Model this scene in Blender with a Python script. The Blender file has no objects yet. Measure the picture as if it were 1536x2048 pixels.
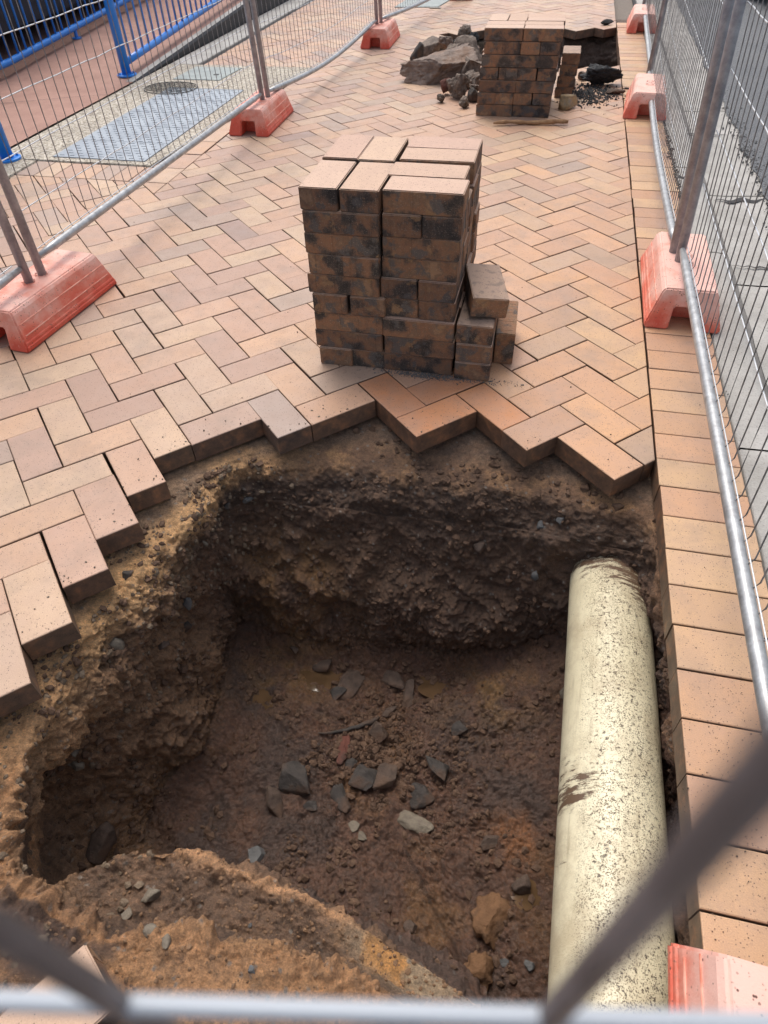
import bpy, bmesh, math, random
import numpy as np
from mathutils import Vector, Matrix
from mathutils.bvhtree import BVHTree
random.seed(7); rs = np.random.RandomState(7)
S = bpy.context.scene; C = bpy.context.scene.collection
R = math.radians

# ------------------------------------------------------------------ camera
FPX, PIT, YAW, ROL = 1337.6, .786, -.2473, -.0355
CAM = Vector((.9387, -1.0563, 1.2622))
cy, sy, cp, sp = math.cos(YAW), math.sin(YAW), math.cos(PIT), math.sin(PIT)
FW = Vector((sy*cp, cy*cp, -sp)); rt = Vector((cy, -sy, 0)); up = rt.cross(FW)
RT = rt*math.cos(ROL)+up*math.sin(ROL); UP = up*math.cos(ROL)-rt*math.sin(ROL)
cd = bpy.data.cameras.new('camera'); cam = bpy.data.objects.new('camera', cd); C.objects.link(cam)
cam.matrix_world = Matrix(((RT.x, UP.x, -FW.x, CAM.x), (RT.y, UP.y, -FW.y, CAM.y), (RT.z, UP.z, -FW.z, CAM.z), (0, 0, 0, 1)))
cd.sensor_fit = 'VERTICAL'; cd.sensor_height = 24; cd.sensor_width = 18; cd.lens = 24*FPX/2048
cd.clip_start = .01; cd.clip_end = 600
cd.dof.use_dof = True; cd.dof.focus_distance = 1.8; cd.dof.aperture_fstop = 6.0
S.camera = cam
# ------------------------------------------------------------------ light
SUN_EL, SUN_AZ = 62, -28          # azimuth from +y towards +x
w = bpy.data.worlds.new('World'); S.world = w; w.use_nodes = True
nt = w.node_tree; bg = nt.nodes['Background']; sky = nt.nodes.new('ShaderNodeTexSky')
sky.sky_type = 'NISHITA'; sky.sun_disc = False; sky.sun_elevation = R(SUN_EL); sky.sun_rotation = R(SUN_AZ)
sky.air_density = 1.0; sky.dust_density = 4.0; sky.ozone_density = .6
hs = nt.nodes.new('ShaderNodeHueSaturation'); hs.inputs['Saturation'].default_value = .55; nt.links.new(sky.outputs[0], hs.inputs['Color']); nt.links.new(hs.outputs[0], bg.inputs[0]); bg.inputs[1].default_value = .15
sl = bpy.data.lights.new('sun', 'SUN'); so = bpy.data.objects.new('sun', sl); C.objects.link(so)
sl.energy = 1.1; sl.angle = R(36); sl.color = (1, .95, .87)
sd = Vector((math.sin(R(SUN_AZ))*math.cos(R(SUN_EL)), math.cos(R(SUN_AZ))*math.cos(R(SUN_EL)), math.sin(R(SUN_EL))))
so.rotation_euler = sd.to_track_quat('Z', 'Y').to_euler()
S.view_settings.view_transform = 'Standard'; S.view_settings.look = 'None'
S.view_settings.gamma = 1; S.view_settings.exposure = .62

# ------------------------------------------------------------------ helpers
def at(px, py, z=0.):                                   # photo point -> place at height z
    d = FW+RT*((px-768)/FPX)+UP*((1024-py)/FPX); t = (z-CAM.z)/d.z
    return CAM+d*t
def tag(o, label=None, cat=None, group=None, kind=None):
    if label: o['label'] = label
    if cat: o['category'] = cat
    if group: o['group'] = group
    if kind: o['kind'] = kind
    return o
def link(name, me, mats=(), parent=None, loc=None):
    o = bpy.data.objects.new(name, me); C.objects.link(o)
    for m in (mats if isinstance(mats, (list, tuple)) else (mats,)): me.materials.append(m)
    if parent: o.parent = parent
    if loc is not None: o.location = loc
    return o
def empty(name, loc, rz=0):
    o = bpy.data.objects.new(name, None); C.objects.link(o); o.empty_display_size = .05
    o.location = loc; o.rotation_euler = (0, 0, rz); return o
def mesh(name, v, f, smooth=False):
    me = bpy.data.meshes.new(name); me.from_pydata([tuple(a) for a in v], [], [tuple(a) for a in f]); me.update()
    if smooth: me.shade_smooth()
    return me
def gridmesh(name, P, wrap=False):                      # P: (rows, cols, 3)
    r, c = P.shape[:2]; idx = np.arange(r*c).reshape(r, c)
    if wrap: idx = np.concatenate([idx, idx[:, :1]], 1)
    q = np.stack([idx[:-1, :-1], idx[:-1, 1:], idx[1:, 1:], idx[1:, :-1]], -1).reshape(-1, 4)
    me = bpy.data.meshes.new(name)
    me.vertices.add(r*c); me.vertices.foreach_set('co', P.reshape(-1).astype('f4'))
    me.loops.add(q.size); me.loops.foreach_set('vertex_index', q.reshape(-1).astype('i4'))
    me.polygons.add(len(q)); me.polygons.foreach_set('loop_start', np.arange(0, q.size, 4, dtype='i4'))
    me.update(calc_edges=True); me.shade_smooth(); return me
def setcol(me, name, col):                              # per-vertex colour
    a = me.color_attributes.new(name, 'FLOAT_COLOR', 'POINT')
    a.data.foreach_set('color', np.concatenate([col, np.ones((len(col), 1))], 1).reshape(-1).astype('f4'))
def addbox(bm, lo, hi, rot=None, bev=0):
    g = bmesh.ops.create_cube(bm, size=1)['verts']; lo = Vector(lo); hi = Vector(hi)
    for v in g: v.co = Vector([(lo[i]+hi[i])/2+v.co[i]*(hi[i]-lo[i]) for i in range(3)])
    if rot is not None:
        for v in g: v.co = rot @ v.co
    return g
def tube(bm, pts, r, n=10, cap=True):
    pts = [Vector(p) for p in pts]; rings = []
    for i, p in enumerate(pts):
        d = (pts[min(i+1, len(pts)-1)]-pts[max(i-1, 0)]).normalized()
        a = d.cross(Vector((0, 0, 1)));
        if a.length < .05: a = d.cross(Vector((0, 1, 0)))
        a.normalize(); b = d.cross(a); rr = r[i] if isinstance(r, (list, tuple)) else r
        rings.append([bm.verts.new(p+rr*(a*math.cos(2*math.pi*k/n)+b*math.sin(2*math.pi*k/n))) for k in range(n)])
    for A, B in zip(rings, rings[1:]):
        for k in range(n): bm.faces.new((A[k], A[(k+1) % n], B[(k+1) % n], B[k]))
    if cap: bm.faces.new(rings[0][::-1]); bm.faces.new(rings[-1])
def bmobj(name, bm, mats, parent=None, smooth=False, loc=None, bevel=0, seg=2):
    bmesh.ops.recalc_face_normals(bm, faces=bm.faces)
    if bevel: bmesh.ops.bevel(bm, geom=[e for e in bm.edges if e.calc_face_angle(0) > .5], offset=bevel, segments=seg, affect='EDGES', clamp_overlap=True)
    me = bpy.data.meshes.new(name); bm.to_mesh(me); bm.free()
    if smooth: me.shade_smooth()
    return link(name, me, mats, parent, loc)

# numpy noise
def _h(x, y, z, s):
    n = (x.astype(np.int64)*374761393+y.astype(np.int64)*668265263+z.astype(np.int64)*2147483647+s*1274126177) & 0xffffffff
    n = ((n ^ (n >> 13))*1274126177) & 0xffffffff; n = ((n ^ (n >> 16))*2246822519) & 0xffffffff
    return ((n ^ (n >> 15)) & 0xffffff)/16777215.
def vnoise(P, sc, s=0):
    p = P/sc; i = np.floor(p); f = p-i; f = f*f*f*(f*(f*6-15)+10); i = i.astype(np.int64); out = 0
    for dx in (0, 1):
        for dy in (0, 1):
            for dz in (0, 1):
                wgt = (f[:, 0] if dx else 1-f[:, 0])*(f[:, 1] if dy else 1-f[:, 1])*(f[:, 2] if dz else 1-f[:, 2])
                out = out+wgt*_h(i[:, 0]+dx, i[:, 1]+dy, i[:, 2]+dz, s)
    return out*2-1
def fbm(P, sc, o=4, s=0, g=.5):
    a, t, r = 1., 0., 0.
    for k in range(o): r = r+a*vnoise(P, sc/2**k, s+k*17); t += a; a *= g
    return r/t
def ridged(P, sc, o=3, s=0):
    a, r, t = 1., 0., 0.
    for k in range(o): r = r+a*(1-np.abs(vnoise(P, sc/2**k, s+k*13))*2); t += a; a *= .5
    return r/t
def worley(P, sc, s=0):
    p = P/sc; i = np.floor(p).astype(np.int64); best = np.full(len(P), 9.); cid = np.zeros(len(P))
    for dx in (-1, 0, 1):
        for dy in (-1, 0, 1):
            for dz in (-1, 0, 1):
                a, b, c = i[:, 0]+dx, i[:, 1]+dy, i[:, 2]+dz
                d = (a+_h(a, b, c, s)-p[:, 0])**2+(b+_h(a, b, c, s+1)-p[:, 1])**2+(c+_h(a, b, c, s+2)-p[:, 2])**2
                m = d < best; best[m] = d[m]; cid[m] = _h(a, b, c, s+3)[m]
    return np.sqrt(best), cid

# ------------------------------------------------------------------ materials
class NT:
    def __init__(s, name):
        s.m = bpy.data.materials.new(name); s.m.use_nodes = True; s.t = s.m.node_tree; s.b = s.t.nodes['Principled BSDF']
    def n(s, t, **k):
        o = s.t.nodes.new('ShaderNode'+t)
        for a, b in k.items():
            if isinstance(a, str) and hasattr(o, a): setattr(o, a, b)
        return o
    def l(s, a, b): s.t.links.new(a, b)
    def noise(s, sc, det=4, rough=.5, vec=None, w=None):
        o = s.n('TexNoise'); o.inputs['Scale'].default_value = sc; o.inputs['Detail'].default_value = det; o.inputs['Roughness'].default_value = rough
        if w is not None: o.noise_dimensions = '4D'; s.l(w, o.inputs['W'])
        s.l(vec if vec is not None else s.co(), o.inputs['Vector']); return o.outputs['Fac']
    def vor(s, sc, vec=None, feat='F1'):
        o = s.n('TexVoronoi'); o.feature = feat; o.inputs['Scale'].default_value = sc
        s.l(vec if vec is not None else s.co(), o.inputs['Vector']); return o.outputs['Distance']
    def co(s):
        if not hasattr(s, '_c'): s._c = s.n('TexCoord').outputs['Object']
        return s._c
    def ramp(s, f, *st):
        o = s.n('ValToRGB'); e = o.color_ramp.elements
        while len(e) < len(st): e.new(.5)
        for a, (p, c) in zip(e, st): a.position = p; a.color = (*c, 1) if len(c) == 3 else c
        s.l(f, o.inputs[0]); return o.outputs[0]
    def mr(s, f, a, b, c=0, d=1):
        o = s.n('MapRange'); s.l(f, o.inputs[0])
        for i, v in enumerate((a, b, c, d)): o.inputs[i+1].default_value = v
        return o.outputs[0]
    def mix(s, f, a, b, mode='MIX'):
        o = s.n('Mix'); o.data_type = 'RGBA'; o.blend_type = mode
        for i, v in ((0, f), (6, a), (7, b)):
            if isinstance(v, (int, float)): o.inputs[i].default_value = v
            elif isinstance(v, tuple): o.inputs[i].default_value = (*v, 1)
            else: s.l(v, o.inputs[i])
        return o.outputs[2]
    def math(s, op, a, b=0):
        o = s.n('Math'); o.operation = op
        for i, v in enumerate((a, b)):
            if isinstance(v, (int, float)): o.inputs[i].default_value = v
            else: s.l(v, o.inputs[i])
        return o.outputs[0]
    def attr(s, name): o = s.n('Attribute'); o.attribute_name = name; return o.outputs['Color']
    def bump(s, h, st, d=.002, prev=None):
        o = s.n('Bump'); o.inputs['Strength'].default_value = st; o.inputs['Distance'].default_value = d; s.l(h, o.inputs['Height'])
        if prev is not None: s.l(prev, o.inputs['Normal'])
        s.l(o.outputs[0], s.b.inputs['Normal']); return o.outputs[0]
    def fin(s, col=None, rough=None, metal=None, spec=None):
        for k, v in (('Base Color', col), ('Roughness', rough), ('Metallic', metal), ('Specular IOR Level', spec)):
            if v is None: continue
            if isinstance(v, (int, float)): s.b.inputs[k].default_value = v
            elif isinstance(v, tuple): s.b.inputs[k].default_value = (*v, 1)
            else: s.l(v, s.b.inputs[k])
        return s.m

def paver_top_nodes(m, base):
    "speckled fired clay; returns colour and height"
    sp1 = m.mr(m.vor(185), .17, .27, 1, 0); msk = m.mr(m.noise(75, 2), .46, .56)
    fl = m.math('MULTIPLY', sp1, msk)
    c = m.mix(m.mr(m.noise(9, 5, .6), .35, .68, 0, .75), base, m.mix(.5, base, (.36, .24, .19)))
    c = m.mix(m.mr(m.noise(420, 2), .35, .7, 0, .35), c, (.30, .19, .14))
    c = m.mix(m.mr(m.noise(3.1, 6, .7), .5, .72, 0, .55), c, (.22, .165, .13)); c = m.mix(m.mr(m.noise(38, 6, .8), .58, .74, 0, .5), c, (.19, .13, .10))
    c = m.mix(m.math('MULTIPLY', fl, .85), c, (.06, .04, .035))
    return c, fl
m = NT('paver_clay')
c, fl = paver_top_nodes(m, m.attr('tone'))
dirt = m.attr('dirt')
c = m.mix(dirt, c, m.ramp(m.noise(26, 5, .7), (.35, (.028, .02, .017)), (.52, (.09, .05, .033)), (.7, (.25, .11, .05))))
nb = m.bump(m.noise(380, 3), .35, .0012); m.bump(fl, -.4, .001, nb)
PAVER = m.fin(c, m.mr(m.noise(14, 3), .3, .7, .42, .62), spec=.45)

def brick_mats():
    t = NT('loose_paver_top'); oi = t.n('ObjectInfo').outputs['Random']
    base = t.ramp(oi, (0, (.50, .33, .235)), (.35, (.56, .385, .265)), (.6, (.50, .32, .24)), (1, (.60, .43, .31)))
    c, fl = paver_top_nodes(t, base); nb = t.bump(t.noise(380, 3), .3, .0012); t.bump(fl, -.4, .001, nb)
    top = t.fin(c, .6, spec=.35)
    s_ = NT('loose_paver_side'); oi = s_.n('ObjectInfo').outputs['Random']; wv = s_.math('MULTIPLY', oi, 40)
    n1 = s_.noise(15, 3, .45, w=wv); n1 = s_.math('ADD', n1, s_.mr(s_.noise(120, 5, .8), .3, .7, -.05, .05))
    c = s_.ramp(n1, (.36, (.042, .036, .034)), (.43, (.08, .06, .051)), (.47, (.16, .093, .062)), (.54, (.24, .125, .072)), (.60, (.17, .105, .07)), (.68, (.29, .175, .105)))
    c = s_.mix(s_.mr(s_.math('ADD', s_.noise(26, 3, .5, w=s_.math('ADD', wv, 9)), s_.mr(s_.noise(150, 4, .8), .3, .7, -.04, .04)), .61, .67, 0, .75), c, (.27, .16, .085))
    c = s_.mix(s_.mr(s_.noise(19, 4, .6, w=s_.math('ADD', wv, 21)), .55, .60, 0, .85), c, (.10, .092, .088))
    c = s_.mix(s_.mr(s_.noise(70, 6, .8), .53, .68, 0, .45), c, (.19, .145, .11)); c = s_.mix(s_.mr(s_.noise(300, 2), .60, .70, 0, .5), c, (.34, .29, .23))
    c = s_.mix(1, c, s_.ramp(s_.math('FRACT', s_.math('MULTIPLY', oi, 7.3)), (0, (.75, .75, .78)), (.5, (1.0, .97, .93)), (1, (1.3, 1.22, 1.1))), 'MULTIPLY')
    s_.bump(s_.noise(90, 6, .7), .6, .004)
    return top, s_.fin(c, s_.mr(n1, .3, .7, .55, .85), spec=.25)
B_TOP, B_SIDE = brick_mats()
m = NT('dusty_paver_top'); c, fl = paver_top_nodes(m, (.34, .235, .17)); m.bump(m.noise(200, 4), .5, .002)
B_DUST = m.fin(m.mix(m.mr(m.noise(30, 4), .5, .65, 0, .6), c, (.13, .1, .085)), .8)

m = NT('soil'); base = m.attr('soil'); wet = m.n('Attribute'); wet.attribute_name = 'wet'; wetv = wet.outputs['Fac']
n1 = m.noise(55, 6, .7); n2 = m.noise(260, 4, .7)
c = m.mix(m.mr(n1, .3, .7), m.mix(.55, base, (.012, .008, .006)), m.mix(1, base, (1.35, 1.3, 1.25), 'MULTIPLY'))
c = m.mix(m.mr(n2, .35, .65, .0, .7), m.mix(1, c, (1.45, 1.4, 1.35), 'MULTIPLY'), m.mix(1, c, (.5, .5, .5), 'MULTIPLY'))
grain = m.mr(m.vor(330), .1, .26, 1, 0); gm = m.mr(m.noise(40, 3), .5, .62)
c = m.mix(m.math('MULTIPLY', m.math('MULTIPLY', grain, gm), .55), c, m.mix(.35, base, (.42, .36, .29)))
r = m.n('MapRange'); m.l(wetv, r.inputs[0]); r.inputs[3].default_value = .92; r.inputs[4].default_value = .42
rr = m.math('SUBTRACT', r.outputs[0], m.math('MULTIPLY', m.math('MULTIPLY', wetv, m.mr(m.noise(5, 3), .45, .6)), .22))
nb = m.bump(m.noise(60, 8, .8), 1, .016); nb = m.bump(m.noise(300, 4, .75), .9, .004, nb)
SOIL = m.fin(c, rr, spec=.7)
m = NT('puddle_water')
SRC = m.fin(m.mix(m.mr(m.noise(20, 3), .4, .6), (.085, .05, .025), (.12, .07, .036)), .05, spec=.5); m.bump(m.noise(30, 2), .08, .002)
PUD = SRC

m = NT('grit'); GRIT = m.fin(m.ramp(m.noise(260, 3), (.35, (.07, .055, .045)), (.65, (.28, .23, .19))), .9); m.bump(m.noise(300, 3), .9, .003)

m = NT('pvc_pipe')
n0 = m.noise(3.2, 4, .6); dist = m.vor(190); d2 = m.vor(330)
big = m.mr(m.noise(24, 3), .60, .66); zone = m.attr('dirt')
zz = m.n('SeparateColor'); m.l(zone, zz.inputs[0]); zf = zz.outputs[0]; hf = zz.outputs[1]
spk = m.math('MULTIPLY', m.mr(dist, .24, .34, 1, 0), m.math('MULTIPLY', m.mr(m.noise(33, 5, .8), .44, .54), m.mr(m.noise(6, 4, .7), .36, .56, .25, 1)))
spk2 = m.math('MULTIPLY', m.mr(d2, .28, .4, 1, 0), m.mr(m.noise(50, 5, .8), .42, .52))
sp_ = m.math('MULTIPLY', m.math('MAXIMUM', spk, spk2), zf)
thr = m.math('ADD', m.noise(110, 6, .75), m.math('MULTIPLY', zf, .11)); blot = m.mr(thr, .67, .71)
c = m.mix(m.mr(n0, .4, .65), (.62, .55, .375), (.71, .64, .45))
c = m.mix(m.mr(m.noise(9, 6, .75), .46, .66, 0, .6), c, (.38, .30, .19)); st_ = m.n('Mapping'); st_.inputs['Scale'].default_value = (60, 3, 60); m.l(m.co(), st_.inputs[0]); c = m.mix(m.mr(m.noise(1, 4, .7, vec=st_.outputs[0]), .56, .7, 0, .45), c, (.30, .24, .15))
c = m.mix(m.math('MULTIPLY', sp_, m.mr(m.noise(12, 4, .7), .4, .6, .35, .95)), c, (.065, .044, .03)); c = m.mix(m.math('MULTIPLY', blot, .9), c, (.055, .035, .025))
mp_ = m.n('Mapping'); mp_.inputs['Scale'].default_value = (14, 60, 14); m.l(m.co(), mp_.inputs[0]); mud = m.mr(m.math('ADD', m.noise(1, 7, .75, vec=mp_.outputs[0]), m.math('SUBTRACT', hf, .5)), .55, .62)
c = m.mix(m.math('MULTIPLY', mud, .92), c, (.085, .04, .022))
m.bump(m.math('MAXIMUM', m.math('MAXIMUM', sp_, blot), mud), .5, .003)
PVC = m.fin(c, m.mr(sp_, 0, 1, .36, .8), spec=.45)

m = NT('orange_plastic')
n1 = m.noise(7, 5, .65); sx = m.n('SeparateXYZ'); m.l(m.co(), sx.inputs[0])
lo = m.n('ObjectInfo').outputs['Location']; sl_ = m.n('SeparateXYZ'); m.l(lo, sl_.inputs[0]); fade = m.math('ADD', m.math('ADD', m.mr(sx.outputs[2], .02, .135, -.10, .20), m.mr(sl_.outputs[0], -.5, 1.2, -.05, .10)), n1); scr = m.n('Mapping'); scr.inputs['Scale'].default_value = (40, 4, 20); m.l(m.co(), scr.inputs[0])
sc_ = m.noise(3, 5, .7, vec=scr.outputs[0])
c = m.ramp(fade, (.33, (.62, .095, .055)), (.46, (.68, .165, .105)), (.58, (.72, .29, .215)), (.76, (.78, .47, .39)))
c = m.mix(m.mr(sc_, .58, .72, 0, .55), c, (.72, .42, .34)); c = m.mix(m.mr(m.noise(35, 5, .7), .62, .72, 0, .5), c, (.16, .10, .08))
c = m.mix(m.math('MULTIPLY', m.mr(m.vor(120), .18, .28, 1, 0), m.mr(m.noise(25, 4, .7), .5, .58)), c, (.12, .06, .045)); m.bump(m.noise(60, 6, .75), .35, .004); ORG = m.fin(c, m.mr(m.noise(20, 5, .7), .3, .7, .4, .7), spec=.35)
m = NT('orange_plastic_worn_edge'); ORGE = m.fin(m.mix(m.mr(m.noise(40, 4), .4, .6), (.72, .36, .27), (.62, .2, .13)), .5)

m = NT('galvanised_steel'); n1 = m.noise(30, 5, .7)
c = m.ramp(n1, (.3, (.27, .27, .275)), (.6, (.46, .47, .475)), (.8, (.60, .61, .61)))
c = m.mix(m.mr(m.noise(12, 5, .75), .64, .74, 0, .7), c, (.24, .13, .08)); GALV = m.fin(c, .42, .55)
m = NT('weathered_steel'); n1 = m.noise(22, 5, .7)
c = m.ramp(n1, (.3, (.22, .225, .25)), (.7, (.44, .45, .48))); c = m.mix(m.mr(m.noise(11, 6, .8), .68, .74, 0, .7), c, (.24, .11, .06))
POST = m.fin(c, .5, .5)
m = NT('mesh_wire'); WIRE = m.fin(m.ramp(m.noise(40, 3), (.3, (.14, .135, .135)), (.7, (.32, .31, .31))), .45, .6)
m = NT('bright_wire'); WIREB = m.fin((.62, .63, .64), .35, .5)
m = NT('near_wire'); WIREN = m.fin(m.mix(m.mr(m.noise(50, 3), .4, .6), (.13, .115, .118), (.20, .18, .185)), .5, .3)
m = NT('near_bright_wire'); WIRENB = m.fin((.36, .39, .43), .5, .2)  # pale bluish sky sheen on the near cross wire put into its colour

m = NT('blue_paint'); c = m.mix(m.mr(m.noise(20, 4), .4, .7, 0, .4), (.018, .19, .62), (.03, .26, .72))
BLUE = m.fin(m.mix(m.mr(m.noise(60, 4, .7), .68, .74), c, (.5, .6, .7)), .3, spec=.5)
m = NT('ramp_concrete'); n1 = m.noise(4, 6, .7)
c = m.ramp(n1, (.3, (.26, .135, .10)), (.7, (.38, .21, .16))); c = m.mix(m.mr(m.noise(200, 3), .55, .7, 0, .5), c, (.16, .09, .07))
c = m.mix(m.math('MULTIPLY', m.mr(m.vor(14), .03, .07, 1, 0), m.mr(m.noise(5, 3), .5, .6)), c, (.05, .035, .03)); m.bump(m.noise(220, 4), .5, .003)
TERRA = m.fin(c, .75)
m = NT('exposed_aggregate'); v = m.n('TexVoronoi'); v.inputs['Scale'].default_value = 95; m.l(m.co(), v.inputs['Vector'])
g = m.n('SeparateColor'); m.l(v.outputs['Color'], g.inputs[0])
c = m.ramp(g.outputs[0], (0, (.10, .085, .07)), (.3, (.30, .255, .20)), (.6, (.42, .37, .29)), (1, (.55, .51, .44)))
c = m.mix(m.mr(m.noise(3, 5, .65), .45, .7, 0, .5), c, (.22, .19, .155)); m.bump(m.vor(95), .5, .003); AGG = m.fin(c, .8)
m = NT('kerb_concrete'); c = m.ramp(m.noise(5, 6, .65), (.3, (.29, .275, .25)), (.7, (.45, .43, .40)))
c = m.mix(m.mr(m.noise(150, 3), .55, .72, 0, .5), c, (.17, .15, .135)); c = m.mix(m.math('MULTIPLY', m.mr(m.vor(35), .06, .14, 1, 0), m.mr(m.noise(8, 3), .52, .6)), c, (.07, .06, .055))
m.bump(m.noise(160, 4), .5, .003); KERB = m.fin(c, .85)
m = NT('gutter_dirty_concrete'); c = m.ramp(m.noise(9, 6, .7), (.3, (.10, .095, .09)), (.7, (.20, .185, .17))); m.bump(m.noise(160, 4), .5, .003); GUTD = m.fin(c, .8)
m = NT('asphalt'); c = m.ramp(m.noise(160, 3), (.3, (.06, .064, .07)), (.7, (.15, .155, .165))); c = m.mix(m.mr(m.noise(2, 5, .6), .4, .7, 0, .5), c, (.15, .15, .15))
m.bump(m.vor(130), .8, .006); ASPH = m.fin(c, .75)
m = NT('tar_crack'); TAR = m.fin((.014, .012, .012), .7); m.bump(m.noise(80, 4), .6, .004)
m = NT('checker_plate'); cc = m.ramp(m.noise(6, 5, .6), (.3, (.22, .25, .29)), (.7, (.33, .37, .41)))
PLATE = m.fin(cc, .62, .1)
m = NT('plate_mark'); PMARK = m.fin((.13, .15, .18), .6, .2)
m = NT('cover_grey'); COVER = m.fin(m.ramp(m.noise(12, 5, .6), (.3, (.22, .25, .245)), (.7, (.32, .355, .345))), .7); m.bump(m.noise(150, 3), .3, .002)
m = NT('dark_iron'); IRON = m.fin((.06, .062, .062), .5, .4)
m = NT('black_render'); BLK = m.fin(m.ramp(m.noise(8, 5, .7), (.3, (.012, .012, .014)), (.7, (.035, .035, .04))), .6)
m = NT('dry_grass'); DRY = m.fin((.22, .18, .12), .8)
def rockmat(name, a, b, sc=16, d=None):
    m = NT(name); n1 = m.noise(sc, 6, .7); c = m.ramp(n1, (.32, a), (.68, b))
    if d: c = m.mix(m.mr(m.noise(sc*.6, 5, .7), .5, .62, 0, .85), c, d)
    m.bump(m.noise(sc*5, 6, .75), .8, .008); return m.fin(c, .75, spec=.35)
CRUMB = rockmat('soil_crumb', (.085, .05, .033), (.17, .10, .062), 30); GRAV = rockmat('wall_gravel', (.12, .08, .05), (.28, .21, .145), 40)
RK = {'dark': rockmat('dark_stone', (.03, .026, .024), (.09, .075, .065), d=(.10, .06, .04)), 'mud': rockmat('muddy_stone', (.055, .038, .03), (.14, .095, .07), d=(.11, .065, .042)),
      'pale': rockmat('pale_stone', (.13, .105, .08), (.30, .255, .19), d=(.10, .07, .05)), 'grey': rockmat('grey_stone', (.08, .08, .078), (.17, .165, .16)),
      'red': rockmat('brick_shard', (.09, .032, .022), (.18, .065, .045), d=(.07, .04, .03)), 'orange': rockmat('orange_clay', (.12, .062, .03), (.24, .125, .06), d=(.10, .058, .036)),
      'big': rockmat('rubble_rock', (.11, .08, .065), (.30, .225, .18), 14, (.19, .115, .075)), 'rub': rockmat('rubble_concrete', (.08, .06, .05), (.30, .235, .185), 26, (.13, .085, .06)),
      'asp': rockmat('asphalt_lump', (.012, .012, .013), (.05, .05, .052), 40), 'yel': rockmat('yellow_stone', (.16, .13, .09), (.45, .28, .12), 25, (.2, .18, .15)),
      'wood': rockmat('bark', (.22, .11, .05), (.42, .25, .13), 30)}

# ------------------------------------------------------------------ paving
WC = .116; SC = WC/math.sqrt(2)
def uv2xy(u, v): return ((u-v)*SC, (u+v)*SC)
jm = {2: 2, 3: 2, 4: 1, 5: 1, 6: 1, 7: -1, 8: -1, 9: -3, 10: -5, 11: -5, 12: -5, 13: -5}
FARPIT = [(-.12, 6.35), (.5, 6.5), (1.40, 6.72), (1.40, 5.28), (.93, 5.12), (.2, 5.35), (-.16, 5.6)]
def inpoly(x, y, P):
    r = False; j = len(P)-1
    for i in range(len(P)):
        if (P[i][1] > y) != (P[j][1] > y) and x < (P[j][0]-P[i][0])*(y-P[i][1])/(P[j][1]-P[i][1])+P[i][0]: r = not r
        j = i
    return r
def keep(i, j):
    x, y = uv2xy(i+.5, j+.5)
    if inpoly(x, y, FARPIT): return False
    jmin = i+1 if i <= 1 else jm.get(i, -5)
    if y > 1.3: return True
    if j >= jmin: return True
    if x < .55 and y < -1.26: return True
    return False
def clip(poly, a, b, c):                                # keep a*x+b*y<=c
    out = []
    for k in range(len(poly)):
        p, q = poly[k-1], poly[k]; dp, dq = a*p[0]+b*p[1]-c, a*q[0]+b*q[1]-c
        if (dp <= 0) != (dq <= 0): t = dp/(dp-dq); out.append((p[0]+(q[0]-p[0])*t, p[1]+(q[1]-p[1])*t))
        if dq <= 0: out.append(q)
    return out
BX = 1.345
pv, pf, pt, pdm = [], [], [], []
def tone(x, y, border=False):
    t = random.random()
    pal = [(.52, .34, .225), (.55, .39, .26), (.48, .305, .215), (.56, .41, .275), (.53, .34, .23), (.43, .285, .215), (.50, .36, .255), (.55, .355, .225), (.41, .31, .245), (.51, .325, .22)]
    c = list(pal[int(t*(6 if border else len(pal)))]); k = random.uniform(.93, 1.06)
    o = min(1, max(0, (x-.0)/1.0))*max(0, 1-max(0, y-1.5)/4)
    if border: o = .9
    c = [c[0]*(1+.08*o), c[1]*(1-.04*o), c[2]*(1-.24*o)]
    if abs(x-.70) < .20 and .42 < y < .85: c = [c[0]*1.02, c[1]*.74, c[2]*.52]       # fresh orange ones under the stack
    if random.random() < .06 and not border: c = [c[0]*.80, c[1]*.85, c[2]*.95]
    return [c[0]*k*.955, c[1]*k*.91, c[2]*k*.885]
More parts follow.
